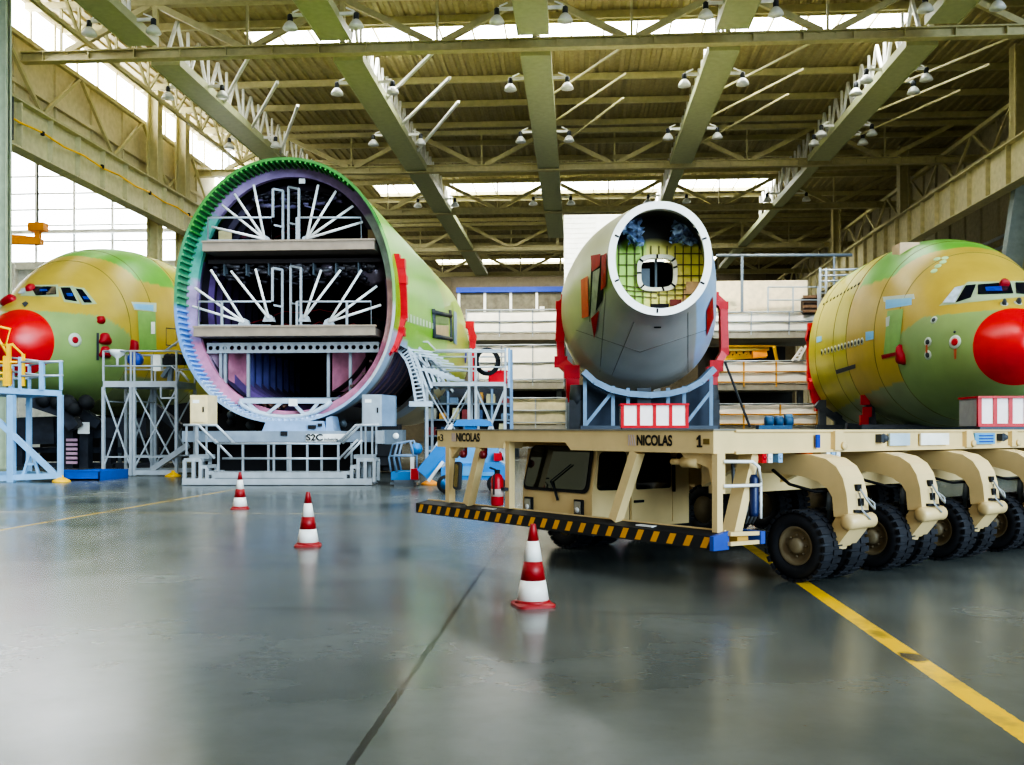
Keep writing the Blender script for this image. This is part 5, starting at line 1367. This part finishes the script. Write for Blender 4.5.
# ------------------------------------------------------------------ traffic cones
CRED = mat('cone_red', (150, 26, 30), .45, 0, .12, 8); CWH = mat('cone_white', (240, 236, 226), .45, 0, .06, 8)
def cone(px, py, label, ang=0.):
    d = CH*FPX/(py-HY); q = P(px, py, d); x, y = q.x, q.y
    t = thing('traffic_cone', label, 'traffic cone', (x, y, 0), group=None)
    m = MB(); r0, r1, zt_ = .155, .028, .76; H = .03
    def R(z): return r0+(r1-r0)*(z-H)/(zt_-H)
    b = MB(); base = []
    for sc, z in ((1, 0), (1, .022), (.9, .034), (.80, .04)):
        ring = []
        for k in range(32):
            a = 2*PI*k/32; c, s_ = math.cos(a), math.sin(a); e = .42
            u, v = .188*sc*math.copysign(abs(c)**e, c), .188*sc*math.copysign(abs(s_)**e, s_); ca, sa = math.cos(ang), math.sin(ang)
            ring.append(Vector((x+u*ca-v*sa, y+u*sa+v*ca, z)))
        base.append(ring)
    b.loft(base, cap0=True, cap1=True, smooth=False); b.build('base', CRED, t)
    bands = [(H, .06, CRED, 'red_band'), (.06, .245, CWH, 'white_band'), (.245, .42, CRED, 'red_band'), (.42, .61, CWH, 'white_band'), (.61, zt_, CRED, 'tip')]
    for z0, z1, mt, nm in bands:
        m = MB(); pr = [(R(z0)+(.02 if z0 == H else 0), z0), (R(z1), z1)]
        if nm == 'tip': pr += [(R(z1)*.8, z1+.008), (.012, z1+.01)]
        m.lathe((x, y, 0), (0, 0, 1), [(.005, z0)]+pr+([(.005, z1)] if nm != 'tip' else []), 32); m.build(nm, mt, t)
cone(533, 605.5, 'nearest red and white traffic cone, standing in front of the striped bumper', .35)
cone(308, 546, 'middle red and white traffic cone on open floor left of centre', .2)
cone(240, 509, 'farthest and smallest red and white traffic cone, in front of the stage', .3)
# ------------------------------------------------------------------ added dark clutter and shade sheets below and behind the barrel
q = P(300, 430, 37); t = thing('barrel_trestle', 'dark steel trestle added to darken the shade under the open barrel', 'support frame', (q.x, q.y, 0))
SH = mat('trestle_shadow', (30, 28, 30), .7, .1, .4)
for (x0, y0, x1, y1, d_, w_) in ((205, 432, 352, 432, 36, .8), (212, 424, 258, 424, 35.5, .8), (330, 424, 352, 424, 36, .6), (210, 400, 210, 470, 36.5, .7), (232, 410, 232, 470, 36, .5), (250, 414, 250, 470, 36, .6), (345, 418, 345, 470, 36, .7), (392, 428, 392, 470, 37, .6), (205, 452, 395, 452, 37, 1.0), (360, 440, 400, 440, 37, 1.2)):
    m = MB(); m.bar(P(x0, y0, d_), P(x1, min(y1, 430+CH*FPX/d_), d_), w_, w_); m.build('frame_beam', SH, t)
m = MB(); m.prism([P(204, 430+CH*FPX/38-1, 38), P(400, 430+CH*FPX/38-1, 38), P(400, 436, 38), P(204, 402, 38)], FV*.2); m.build('shade_sheet', SH, t)  # dark sheet added as shade below the barrel
for i in range(12):
    x = 215+(i*37 % 130); y = 414+(i*13 % 14) if x < 262 else 425
    m = MB(); m.lathe(P(x, y, 34.6), (.2*(i % 3-1), -1, .3), [(.05, 0), (.14, .05), (.14, .3), (.06, .4)], 9); m.build('pipe_fitting', DSTEEL if i % 2 else DGREY, t)
q = P(470, 430, 45); t = thing('parts_rack', 'dark shelf rack crowded with tools behind the centre scaffold', 'rack', (q.x, q.y, 0))
zf = 430+CH*FPX/45
m = MB(); m.prism([P(425, zf-1, 46), P(512, zf-1, 46), P(512, 388, 46), P(425, 388, 46)], FV*.2); m.build('shade_sheet', mat('rack_shadow', (46, 48, 56), .7, 0, .3), t)  # dark sheet added as shade behind the shelves
for y in (404, 420, 436, 452):
    m = MB(); m.bar(P(425, y, 45.4), P(512, y, 45.4), 1.0, .08); m.build('shelf', DSTEEL, t)
for x in (426, 448, 470, 492, 511):
    m = MB(); m.bar(P(x, 388, 45), P(x, zf, 45), .1); m.build('upright', GBLUE, t)
cols = ((60, 80, 110), (150, 146, 130), (120, 44, 44), (90, 110, 130), (170, 160, 120), (50, 60, 60), (180, 130, 50))
for i in range(28):
    x = 428+(i % 7)*12+rng.uniform(0, 3); y = (403, 419, 435, 451)[i//7]; w_ = rng.uniform(.14, .24); h_ = rng.uniform(.2, .55); q = P(x+2, y, 45.2)
    c = cols[(i*5+i//7) % 7]
    m = MB(); m.box(q.x-w_, q.x+w_, q.y-.2, q.y+.3, q.z, q.z+h_*.8); m.box(q.x-w_*.9, q.x+w_*.9, q.y-.18, q.y+.28, q.z+h_*.8, q.z+h_)
    m.build('stored_part', mat('stored_%d' % (cols.index(c)), c, .5), t)
q = P(145, 430, 47); t = thing('shadow_screen', 'dark sheet added as shade behind the left scaffold under the nose', 'screen', (q.x, q.y, 0)); zf = 430+CH*FPX/49
m = MB(); m.prism([P(40, zf-1, 49), P(205, zf-1, 49), P(205, 400, 49), P(40, 424, 49)], FV*.2); m.build('panel', SH, t)  # added dark panel imitates the shade under the left nose
for x in (60, 120, 180):
    m = MB(); m.bar(P(x, 424, 48.8), P(x, zf, 48.8), .15); m.build('post', DSTEEL, t)
# ------------------------------------------------------------------ self-propelled transporter
TH = math.radians(37.5)
corner = Vector((0, 0, 0))+RV*2.04+FV*9.77
tr_ = thing('heavy_transporter', 'beige multi-wheel heavy transporter with striped bumper and low driver cab', 'transporter', corner, PSI+TH)
Mt = MW[tr_.name]; LX = Vector((1, 0, 0)); LY = Vector((0, 1, 0)); LZ_ = Vector((0, 0, 1))
def tb(mb, name, m, par=None): return mb.build(name, m, par or tr_, local=True)
# deck and beams
ND0, ND1 = 2.2, 3.52
m = MB(); m.prism([(0, 0, 1.41), (0, 0, 1.645), (0, 5.11, 1.645), (0, 5.11, 1.41), (0, ND1+.02, 1.41), (0, ND1, 1.5), (0, ND0+.1, 1.5), (0, ND0, 1.41)], (.32, 0, 0)); tb(m, 'front_beam', TBEIGE)
m = MB(); m.box(-.02, .34, -.02, 5.13, 1.645, 1.66); tb(m, 'front_beam_cap', mat('cap_grey', (132, 130, 122), .5))
m = MB(); m.box(.32, 14, .0, .3, 1.42, 1.64); m.box(.32, 14, -.03, .02, 1.40, 1.43); m.box(.32, 14, -.03, .02, 1.63, 1.655); tb(m, 'side_beam', TBEIGE)
m = MB(); m.box(.32, 14, 3.9, 4.2, 1.42, 1.64); tb(m, 'side_beam', TBEIGE)
m = MB(); m.box(.32, 14, .3, 3.9, 1.5, 1.62); tb(m, 'deck_plate', mat('deck_grey', (116, 114, 106), .6))
m = MB(); m.box(2.5, 14, .95, 2.9, .9, 1.5); m.box(1.25, 2.5, .95, 1.15, .9, 1.5); tb(m, 'chassis_spine', TBEIGE)
for i in range(9):
    x = .9+1.45*i; m = MB(); m.prism([(x, .1, 1.41), (x, .95, 1.41), (x, .95, 1.0)], (.1, 0, 0)); tb(m, 'gusset', TBEIGE)
# lettering on the front beam
def ftext(body, y0, y1, zc, h, mtl, bold=.02, name='maker_lettering'):
    "fits the word between two places on the beam face"
    o = text(body, h, mtl, None, (0, 0, 0), (0, -1, 0), (0, 0, 1), name, bold=bold)
    vs = o.data.vertices; ys = [v.co.y for v in vs]; k = abs(y1-y0)/(max(ys)-min(ys)); mid = (max(ys)+min(ys))/2; zs = [v.co.z for v in vs]; zm = (max(zs)+min(zs))/2; kz = h/(max(zs)-min(zs)); x0 = vs[0].co.x
    for v in vs: v.co.y = (v.co.y-mid)*k+(y0+y1)/2; v.co.z = (v.co.z-zm)*kz+zc; v.co.x = -.006
    o.location = (0, 0, 0); o.parent = tr_; MW[o.name] = Mt; return o
def FY_(px, xl=0.): a = (px-CX)/FPX; return (2.04+math.cos(TH)*xl-a*(9.77+math.sin(TH)*xl))/(math.sin(TH)+math.cos(TH)*a)
INK = mat('lettering_black', (22, 22, 24), .5, 0, 0)
ftext('NICOLAS', FY_(637), FY_(672.5), 1.538, .118, INK, .035)
ftext('NICOLAS', FY_(456.5), FY_(480), 1.55, .118, INK, .035)
MARK = mat('mark_grey', (196, 176, 172), .5, 0, 0)
for p0, p1 in ((628.5, 636), (452, 456)):
    y0, y1 = FY_(p0), FY_(p1); zc = 1.538 if p0 > 600 else 1.55; m = MB(); w_ = (y0-y1)
    for k in range(3):
        ya = y0-w_*k*.30; m.prism([(-.006, ya, zc+.06), (-.006, ya-w_*.12, zc+.06), (-.006, ya-w_*.40, zc-.06), (-.006, ya-w_*.28, zc-.06)], (.004, 0, 0))
    m.prism([(-.006, y0, zc-.06), (-.006, y0, zc+.06), (-.006, y0-w_*.08, zc+.06), (-.006, y0-w_*.08, zc-.06)], (.004, 0, 0))
    tb(m, 'maker_emblem', MARK)
yc, zc = FY_(699.8), 1.535
m = MB(); m.prism([(-.006, yc-a, zc+b) for a, b in ((-.014, -.062), (-.014, .022), (-.040, .010), (-.040, .030), (-.008, .062), (.014, .062), (.014, -.062))], (.004, 0, 0)); m.prism([(-.006, yc-a, zc+b) for a, b in ((-.036, -.062), (-.036, -.044), (.036, -.044), (.036, -.062))], (.003, 0, 0)); tb(m, 'unit_number', INK)
ftext('3', FY_(440.5), FY_(443.5), 1.54, .10, INK, .01, 'unit_number')
for p0, p1 in ((703.5, 709.5), (438, 440)):
    m = MB(); m.box(-.006, 0, FY_(p1), FY_(p0), 1.505, 1.56); tb(m, 'number_patch', mat('olive_patch', (120, 98, 40), .5))
# fittings along the side beam
def SX_(px, yl=0.): a = (px-CX)/FPX; return (a*(9.77+math.cos(TH)*yl)-2.04+math.sin(TH)*yl)/(math.cos(TH)-math.sin(TH)*a)
m = MB(); x = SX_(815); m.box(x-.035, x+.035, -.045, -.03, 1.45, 1.60); tb(m, 'blue_mark', NAVY)
for px in (837, 967, 1012):
    x = SX_(px); m = MB(); m.prism([(x-.12, -.06, 1.42), (x+.10, -.06, 1.42), (x+.10, -.06, 1.49), (x+.03, -.06, 1.64), (x-.12, -.06, 1.64)], (0, .06, 0)); m.lathe((x+.03, -.06, 1.47), (0, -1, 0), [(.045, 0), (.045, .03), (.02, .03)], 14); tb(m, 'lashing_lug', TBEIGE)
for px in (880, 1000):
    x = SX_(px); m = MB(); m.lathe((x, -.02, 1.55), (0, -1, 0), [(.05, 0), (.06, .03), (.03, .08)], 12); m.box(x-.1, x-.04, -.08, 0, 1.5, 1.6); tb(m, 'hydraulic_coupling', DGREY)
for p0, p1, c in ((887, 907, (178, 196, 204)), (972, 992, (92, 160, 200)), (918, 946, (240, 236, 222))):
    m = MB(); m.box(SX_(p0), SX_(p1), -.042, -.02, 1.46, 1.61); tb(m, 'side_panel', mat('side_panel_%d' % p0, c, .5))
for k in range(3):
    m = MB(); x = SX_(975)+.03; m.box(x, SX_(991)-.03, -.048, -.04, 1.485+k*.04, 1.50+k*.04); tb(m, 'panel_line', NAVY)
x = SX_(811); m = MB(); m.lathe((x, .1, 1.41), (0, 0, -1), [(.1, 0), (.1, .06), (.05, .10)], 14); tb(m, 'amber_beacon', mat('amber', (206, 92, 30), .3))
for px, mm in ((763, RED), (769, WHITE), (779, LBLUE), (827, WHITE), (832, LBLUE), (837, WHITE)):
    x = SX_(px); m = MB(); m.box(x-.035, x+.035, -.02, .06, 1.3, 1.41); m.lathe((x, -.02, 1.355), (0, -1, 0), [(.022, 0), (.018, .012)], 10); tb(m, 'signal_box', mm)
m = MB(); x = SX_(832); m.tube([(x-.12, 0, 1.3), (x-.08, -.02, 1.17), (x, -.03, 1.15), (x+.05, 0, 1.3)], .008, 5); tb(m, 'signal_wire', ALU)
# bumper
m = MB(); m.prism([(-.1, -.06, .445), (-.1, -.06, .585), (.12, -.06, .622), (.12, -.06, .445)], (0, 5.58, 0)); bump = tb(m, 'bumper', mat('bumper_black', (34, 35, 38), .55))
YST = mat('stripe_yellow', (226, 160, 40), .5)
for i in range(24):
    y = 5.43-i*.2335; m = MB(); m.prism([(-.104, y+.03, .46), (-.104, y-.055, .46), (-.104, y-.115, .572), (-.104, y-.03, .572)], (.004, 0, 0)); tb(m, 'warning_stripe', YST, bump)
m = MB(); m.prism([(-.115, -.10, .44), (-.115, -.10, .585), (.12, -.10, .625), (.12, -.10, .44)], (0, .05, 0)); tb(m, 'blue_end', mat('bumper_blue', (52, 82, 166), .45), bump)
for y in (.95, 3.85):
    m = MB(); m.frame((.0, y, .606), .04, .12, .006); tb(m, 'white_plate', WHITE, bump)
m = MB(); m.box(.1, .125, -.06, 5.52, .62, .635); tb(m, 'top_edge', TBEIGE, bump)
# posts and struts between beam and bumper
def post(y0, z0, y1, z1, x=.1, w_=.1, t_=.1, name='post'):
    m = MB(); m.bar((x, y0, z0), (x, y1, z1), w_, t_, up=LX); return tb(m, name, TBEIGE)
post(-.0, 1.41, -.0, .61, .06, .07, .085); post(4.85, 1.41, 4.85, .63, .05, .1, .1); post(3.50, 1.5, 3.50, .63, .08, .09, .09)
post(1.14, 1.41, 1.49, .63, .06, .12, .12, 'strut'); post(4.10, 1.41, 4.41, .63, .06, .12, .12, 'strut')
m = MB(); m.prism([(.06, .0, 1.41), (.06, .5, 1.41), (.06, .45, 1.36), (.06, .12, 1.26), (.06, .05, 1.0), (.06, 0, 1.0)], (.12, 0, 0)); tb(m, 'corner_bracket', TBEIGE)
m = MB(); m.prism([(.04, 4.9, 1.41), (.04, 4.6, 1.41), (.04, 4.8, 1.25), (.04, 4.9, 1.25)], (.1, 0, 0)); tb(m, 'corner_bracket', TBEIGE)
m = MB(); m.lathe((.1, .28, 1.31), (0, 1, 0), [(.06, 0), (.06, .22)], 14); m.lathe((.1, .5, 1.31), (0, 1, 0), [(.035, 0), (.035, .16)], 12); tb(m, 'cylinder', TBEIGE)
# access step with handrail
m = MB(); m.tube([(.1, -.05, 1.33), (.55, -.05, 1.32), (.66, -.05, 1.26), (.69, -.05, 1.1)], .018, 8); m.tube([(.1, -.05, 1.08), (.69, -.05, 1.07)], .018, 8); m.tube([(.69, -.05, 1.1), (.69, -.05, .72)], .014, 8); tb(m, 'handrail', WHITE)
m = MB(); m.bar((.1, -.12, .60), (.56, -.12, .58), .04, .04); m.bar((.1, .1, .58), (.56, .1, .56), .04, .04); m.bar((.1, -.12, .5), (.56, -.12, .49), .04, .04); tb(m, 'step_frame', TBEIGE)
m = MB(); m.box(.25, .42, -.1, .1, .5, .56); tb(m, 'step_tread', mat('step_ochre', (190, 150, 70), .5))
m = MB(); m.box(.55, .62, -.16, .12, .47, .60); tb(m, 'blue_end', mat('bumper_blue', (52, 82, 166)))
m = MB(); m.bar((.72, .12, 1.4), (.42, .12, .56), .12, .17, up=LY); tb(m, 'strut', TBEIGE)
m = MB(); m.lathe((.66, .02, .74), (0, 0, 1), [(.05, 0), (.055, .04), (.055, .4), (.03, .44)], 14); tb(m, 'blue_cylinder', mat('cylinder_navy', (26, 40, 84), .4))
m = MB()
for k in range(5): m.tube([(.9+k*.1, .5, 1.3), (.86+k*.09, .45, 1.0), (.95+k*.08, .4, .8), (1.0+k*.06, .5, .6)], .02, 6)
tb(m, 'hose_bundle', mat('hose_grey', (120, 122, 124), .5))
# cab
x0, x1, y0, y1 = .35, 2.08, 2.21, 3.57
CABW = TBEIGE
m = MB(); prof_ = [(x0+.03, .44), (x0, .5), (x0, .86), (x0+.09, 1.40), (x1, 1.40), (x1, .42)]
m.prism([(a, y0, b) for a, b in prof_], (0, y1-y0, 0)); cab = tb(m, 'cab', CABW)
def rquad(pts, r=.12, n=5):
    "rounded quad outline from four corners (3-D)"
    out = []; P4 = [Vector(p) for p in pts]
    for i in range(4):
        p, a, b = P4[i], P4[i-1], P4[(i+1) % 4]; u = (a-p).normalized()*r; v = (b-p).normalized()*r
        for k in range(n+1):
            t_ = k/n; out.append((p+u)*(1-t_)**2+p*2*t_*(1-t_)+(p+v)*t_**2)
    return out
ws = [(x0-.012, y1-.02, .87), (x0-.012, y0+.05, .87), (x0+.082, y0+.05, 1.45), (x0+.082, y1-.1, 1.45)]
m = MB(); m.prism(rquad(ws, .1), (-.012, 0, 0)); tb(m, 'windscreen_seal', BLACK, cab)
ws2 = [(x0-.026, y1-.06, .91), (x0-.026, y0+.09, .91), (x0+.064, y0+.09, 1.44), (x0+.064, y1-.14, 1.44)]
m = MB(); m.prism(rquad(ws2, .09), (-.004, 0, 0)); tb(m, 'windscreen', mat('cab_glass', (24, 30, 24), .05, 0, .3, spec=.9), cab)
m = MB(); m.bar((x0-.04, 2.85, .86), (x0-.035, 2.95, 1.0), .02); m.bar((x0-.04, 2.85, .86), (x0-.02, 2.83, .76), .03); m.bar((x0-.04, 2.95, 1.0), (x0, 2.6, 1.22), .012); tb(m, 'wiper', BLACK, cab)
for yc, zc in ((3.42, .675), (2.43, .695)):
    m = MB(); m.frame((x0-.015, yc, zc), .02, .075, .095); o = tb(m, 'headlight', BLACK, cab)
    m = MB(); m.frame((x0-.04, yc, zc), .008, .055, .075); tb(m, 'headlight_lens', mat('lamp_lens', (176, 172, 160), .12, .5), cab)
    m = MB(); m.lathe((x0-.04, yc, zc-.03), (-1, 0, 0), [(.04, 0), (.03, .02), (.005, .025)], 12); tb(m, 'bulb_reflector', WHITE, cab)
m = MB(); m.prism(rquad([(.42, y0-.008, .91), (.92, y0-.008, .90), (.92, y0-.008, 1.38), (.47, y0-.008, 1.38)], .07), (0, -.008, 0)); tb(m, 'side_window', GLASSD, cab)
m = MB(); m.box(1.0, 1.74, y0-.02, y0, .50, 1.39); door = tb(m, 'door', CABW, cab)
m = MB(); m.prism(rquad([(1.07, y0-.026, .90), (1.70, y0-.026, .90), (1.70, y0-.026, 1.36), (1.12, y0-.026, 1.36)], .04), (0, -.006, 0)); tb(m, 'door_window', GLASSD, cab)
m = MB(); m.box(1.04, 1.2, y0-.045, y0-.02, .735, .765); tb(m, 'door_handle', BLACK, cab)
m = MB(); m.bar((1.73, y0-.05, 1.3), (1.74, y0-.05, .85), .03); m.box(1.64, 1.72, y0-.1, y0-.03, 1.2, 1.3); tb(m, 'mirror_arm', BLACK, cab)
m = MB(); m.box(1.76, 2.06, y0-.012, y0, .46, 1.38); tb(m, 'rear_panel', CABW, cab)
m = MB(); m.lathe((1.92, y0-.01, 1.3), (0, -1, 0), [(.085, 0), (.085, .06), (.06, .1)], 16); tb(m, 'red_lamp', mat('lamp_red', (112, 20, 24), .4), cab)
m = MB(); m.box(x0+.1, x1-.1, y0+.1, y1-.1, .34, .44); tb(m, 'cab_floor_frame', DGREY, cab)
m = MB(); m.prism(rquad([(.98, y0-.004, .5), (.985, y0-.004, .5), (.985, y0-.004, 1.39), (.98, y0-.004, 1.39)], .001), (0, -.004, 0)); tb(m, 'door_gap', BLACK, cab)
# mirror and red lamps at the far end
m = MB(); m.prism(rquad([(-.08, 4.60, .84), (-.08, 4.46, .82), (-.08, 4.42, 1.2), (-.08, 4.55, 1.22)], .05), (.05, 0, 0)); mir = tb(m, 'mirror', DGREY)
m = MB(); m.prism(rquad([(-.084, 4.58, .87), (-.084, 4.48, .85), (-.084, 4.445, 1.17), (-.084, 4.535, 1.19)], .04), (.004, 0, 0)); tb(m, 'mirror_glass', mat('mirror_tint', (150, 130, 90), .08, .8), mir)
for y in (4.42, 3.95):
    m = MB(); m.lathe((0, y, 1.32), (-1, 0, 0), [(.055, 0), (.055, .05), (.035, .07)], 14); m.bar((.02, y, 1.42), (.02, y, 1.31), .03); tb(m, 'red_lamp', mat('lamp_red', (150, 26, 30)))
# bogies
BX, BY, BR = 1.63, -.07, .392
TYRE = mat('tyre_rubber', (34, 36, 42), .7, 0, .25, 6)
RIM = mat('rim_beige', (134, 120, 92), .55, 0, .15)
prof_ = [(1.0, 1.40), (-.12, 1.38), (-.32, 1.34), (-.45, 1.26), (-.53, 1.14), (-.575, .98), (-.60, .74), (-.42, .72), (-.40, .93), (-.34, 1.02), (-.22, 1.09), (-.02, 1.14), (.3, 1.16), (1.0, 1.16)]
m = MB(); m.prism([(BX-.19, a, b) for a, b in prof_], (.38, 0, 0)); bog = tb(m, 'bogie_arm', TBEIGE)
def sub(mb, name, mt): return tb(mb, name, mt, bog)
m = MB(); m.lathe((BX, .75, 1.40), (0, 0, 1), [(.36, 0), (.36, .1)], 24); sub(m, 'turntable', mat('turntable_ochre', (150, 122, 78), .5))
for xa in (BX-.41, BX+.09):
    m = MB(); W_ = .32; m.lathe((xa, BY, BR), (1, 0, 0), [(.215, .03), (.26, .0), (.34, .012), (.375, .05), (.38, W_-.05), (.34, W_-.012), (.26, W_), (.215, W_-.03), (.215, .03)], 40, cap=False)
    nl = 26
    for k in range(nl):
        for j, xo in enumerate((.075, W_-.075)):
            a = 2*PI*(k+.5*j)/nl; dr = Vector((0, math.cos(a), math.sin(a))); tg = Vector((0, -math.sin(a), math.cos(a)))
            m.frame(Vector((xa+xo, BY, BR))+dr*.376, .075, .030, .016, LX, tg, dr)
    sub(m, 'tyre', TYRE)
    m = MB(); m.lathe((xa+.02, BY, BR), (1, 0, 0), [(.01, -.02), (.06, -.02), (.085, .0), (.09, .05), (.15, .06), (.175, .03), (.205, .0), (.222, .02), (.222, .27), (.01, .27)], 32)
    for k in range(8):
        a = 2*PI*k/8; m.lathe((xa+.07, BY+.115*math.cos(a), BR+.115*math.sin(a)), (-1, 0, 0), [(.014, 0), (.014, .025)], 8)
    sub(m, 'rim', RIM)
m = MB(); m.lathe((BX-.15, BY, BR), (1, 0, 0), [(.07, 0), (.07, .3)], 14); sub(m, 'axle', DGREY)
m = MB(); m.prism([(BX-.17, -.60, .60), (BX-.17, -.66, .68), (BX-.17, -.60, .77), (BX-.17, -.44, .74), (BX-.17, -.30, .46), (BX-.17, -.44, .40)], (.34, 0, 0)); m.prism([(BX-.07, -.5, .6), (BX-.07, -.3, .66), (BX-.07, 0, .46), (BX-.07, 0, .32), (BX-.07, -.4, .36)], (.14, 0, 0)); sub(m, 'swing_link', TBEIGE)
m = MB(); m.lathe((BX-.24, -.60, .68), (1, 0, 0), [(.05, 0), (.085, .02), (.085, .46), (.05, .48)], 16); sub(m, 'pivot_pin', TBEIGE)
m = MB(); m.lathe((BX-.12, -.34, .98), (0, .1, -1), [(.04, 0), (.04, .2), (.025, .2), (.025, .42)], 12); sub(m, 'suspension_cylinder', DSTEEL)
m = MB(); m.box(BX-.02, BX+.06, -.595, -.56, 1.0, 1.07); sub(m, 'valve_port', BLACK)
m = MB(); m.box(BX, BX+.08, -.61, -.57, .84, .92); sub(m, 'valve_port', BLACK)
m = MB(); m.bar((BX-.1, -.61, .79), (BX+.1, -.64, .78), .03); sub(m, 'link_slot', BLACK)
m = MB(); m.tube([(BX+.02, -.6, 1.02), (BX+.06, -.66, .9), (BX+.14, -.66, .84), (BX+.2, -.66, .80), (BX+.24, -.63, .86), (BX+.18, -.58, .92)], .012, 6); m.tube([(BX-.02, -.62, .98), (BX-.03, -.66, .8), (BX+.06, -.7, .7)], .01, 6); sub(m, 'brake_hose', ALU)
m = MB(); m.tube([(BX-.22, .35, 1.2), (BX-.25, .1, 1.05), (BX-.2, -.2, .98), (BX-.1, -.36, 1.0)], .018, 6); sub(m, 'black_hose', BLACK)
subs = list(bog.children)
def bogie_copy(dx, flip):
    c = bog.copy(); COL.objects.link(c)
    c.location = (dx, 0, 0) if not flip else (2*BX+dx, 2*1.85, 0)
    if flip: c.rotation_euler = (0, 0, PI)
    for s_ in subs:
        k = s_.copy(); COL.objects.link(k); k.parent = c
for k in range(1, 6): bogie_copy(1.45*k, False)
for k in range(0, 6): bogie_copy(1.45*k, True)
# fire extinguisher hung on the middle post
Lp = lambda x, y, z: Mt @ Vector((x, y, z))
q = Lp(-.03, 3.63, .66); t = thing('fire_extinguisher', 'red fire extinguisher hung beside the cab of the transporter', 'fire extinguisher', q, PSI+TH)
m = MB(); m.lathe((0, 0, 0), (0, 0, 1), [(.07, 0), (.082, .02), (.082, .34), (.06, .40), (.03, .42)], 18); m.build('bottle', RED, t, local=True)
m = MB(); m.lathe((0, 0, .12), (0, 0, 1), [(.084, 0), (.084, .1)], 18); m.build('paper_label', mat('extinguisher_label', (200, 180, 170), .6), t, local=True)
m = MB(); m.box(-.03, .03, -.02, .02, .42, .47); m.bar((-.03, 0, .47), (-.12, 0, .5), .02); m.build('valve', BLACK, t, local=True)
m = MB(); m.tube([(-.02, -.02, .45), (-.09, -.05, .4), (-.1, -.06, .15)], .012, 6); m.build('hose', BLACK, t, local=True)
m = MB(); m.box(.0, .12, -.16, .02, .2, .24); m.build('bracket', DGREY, t, local=True)
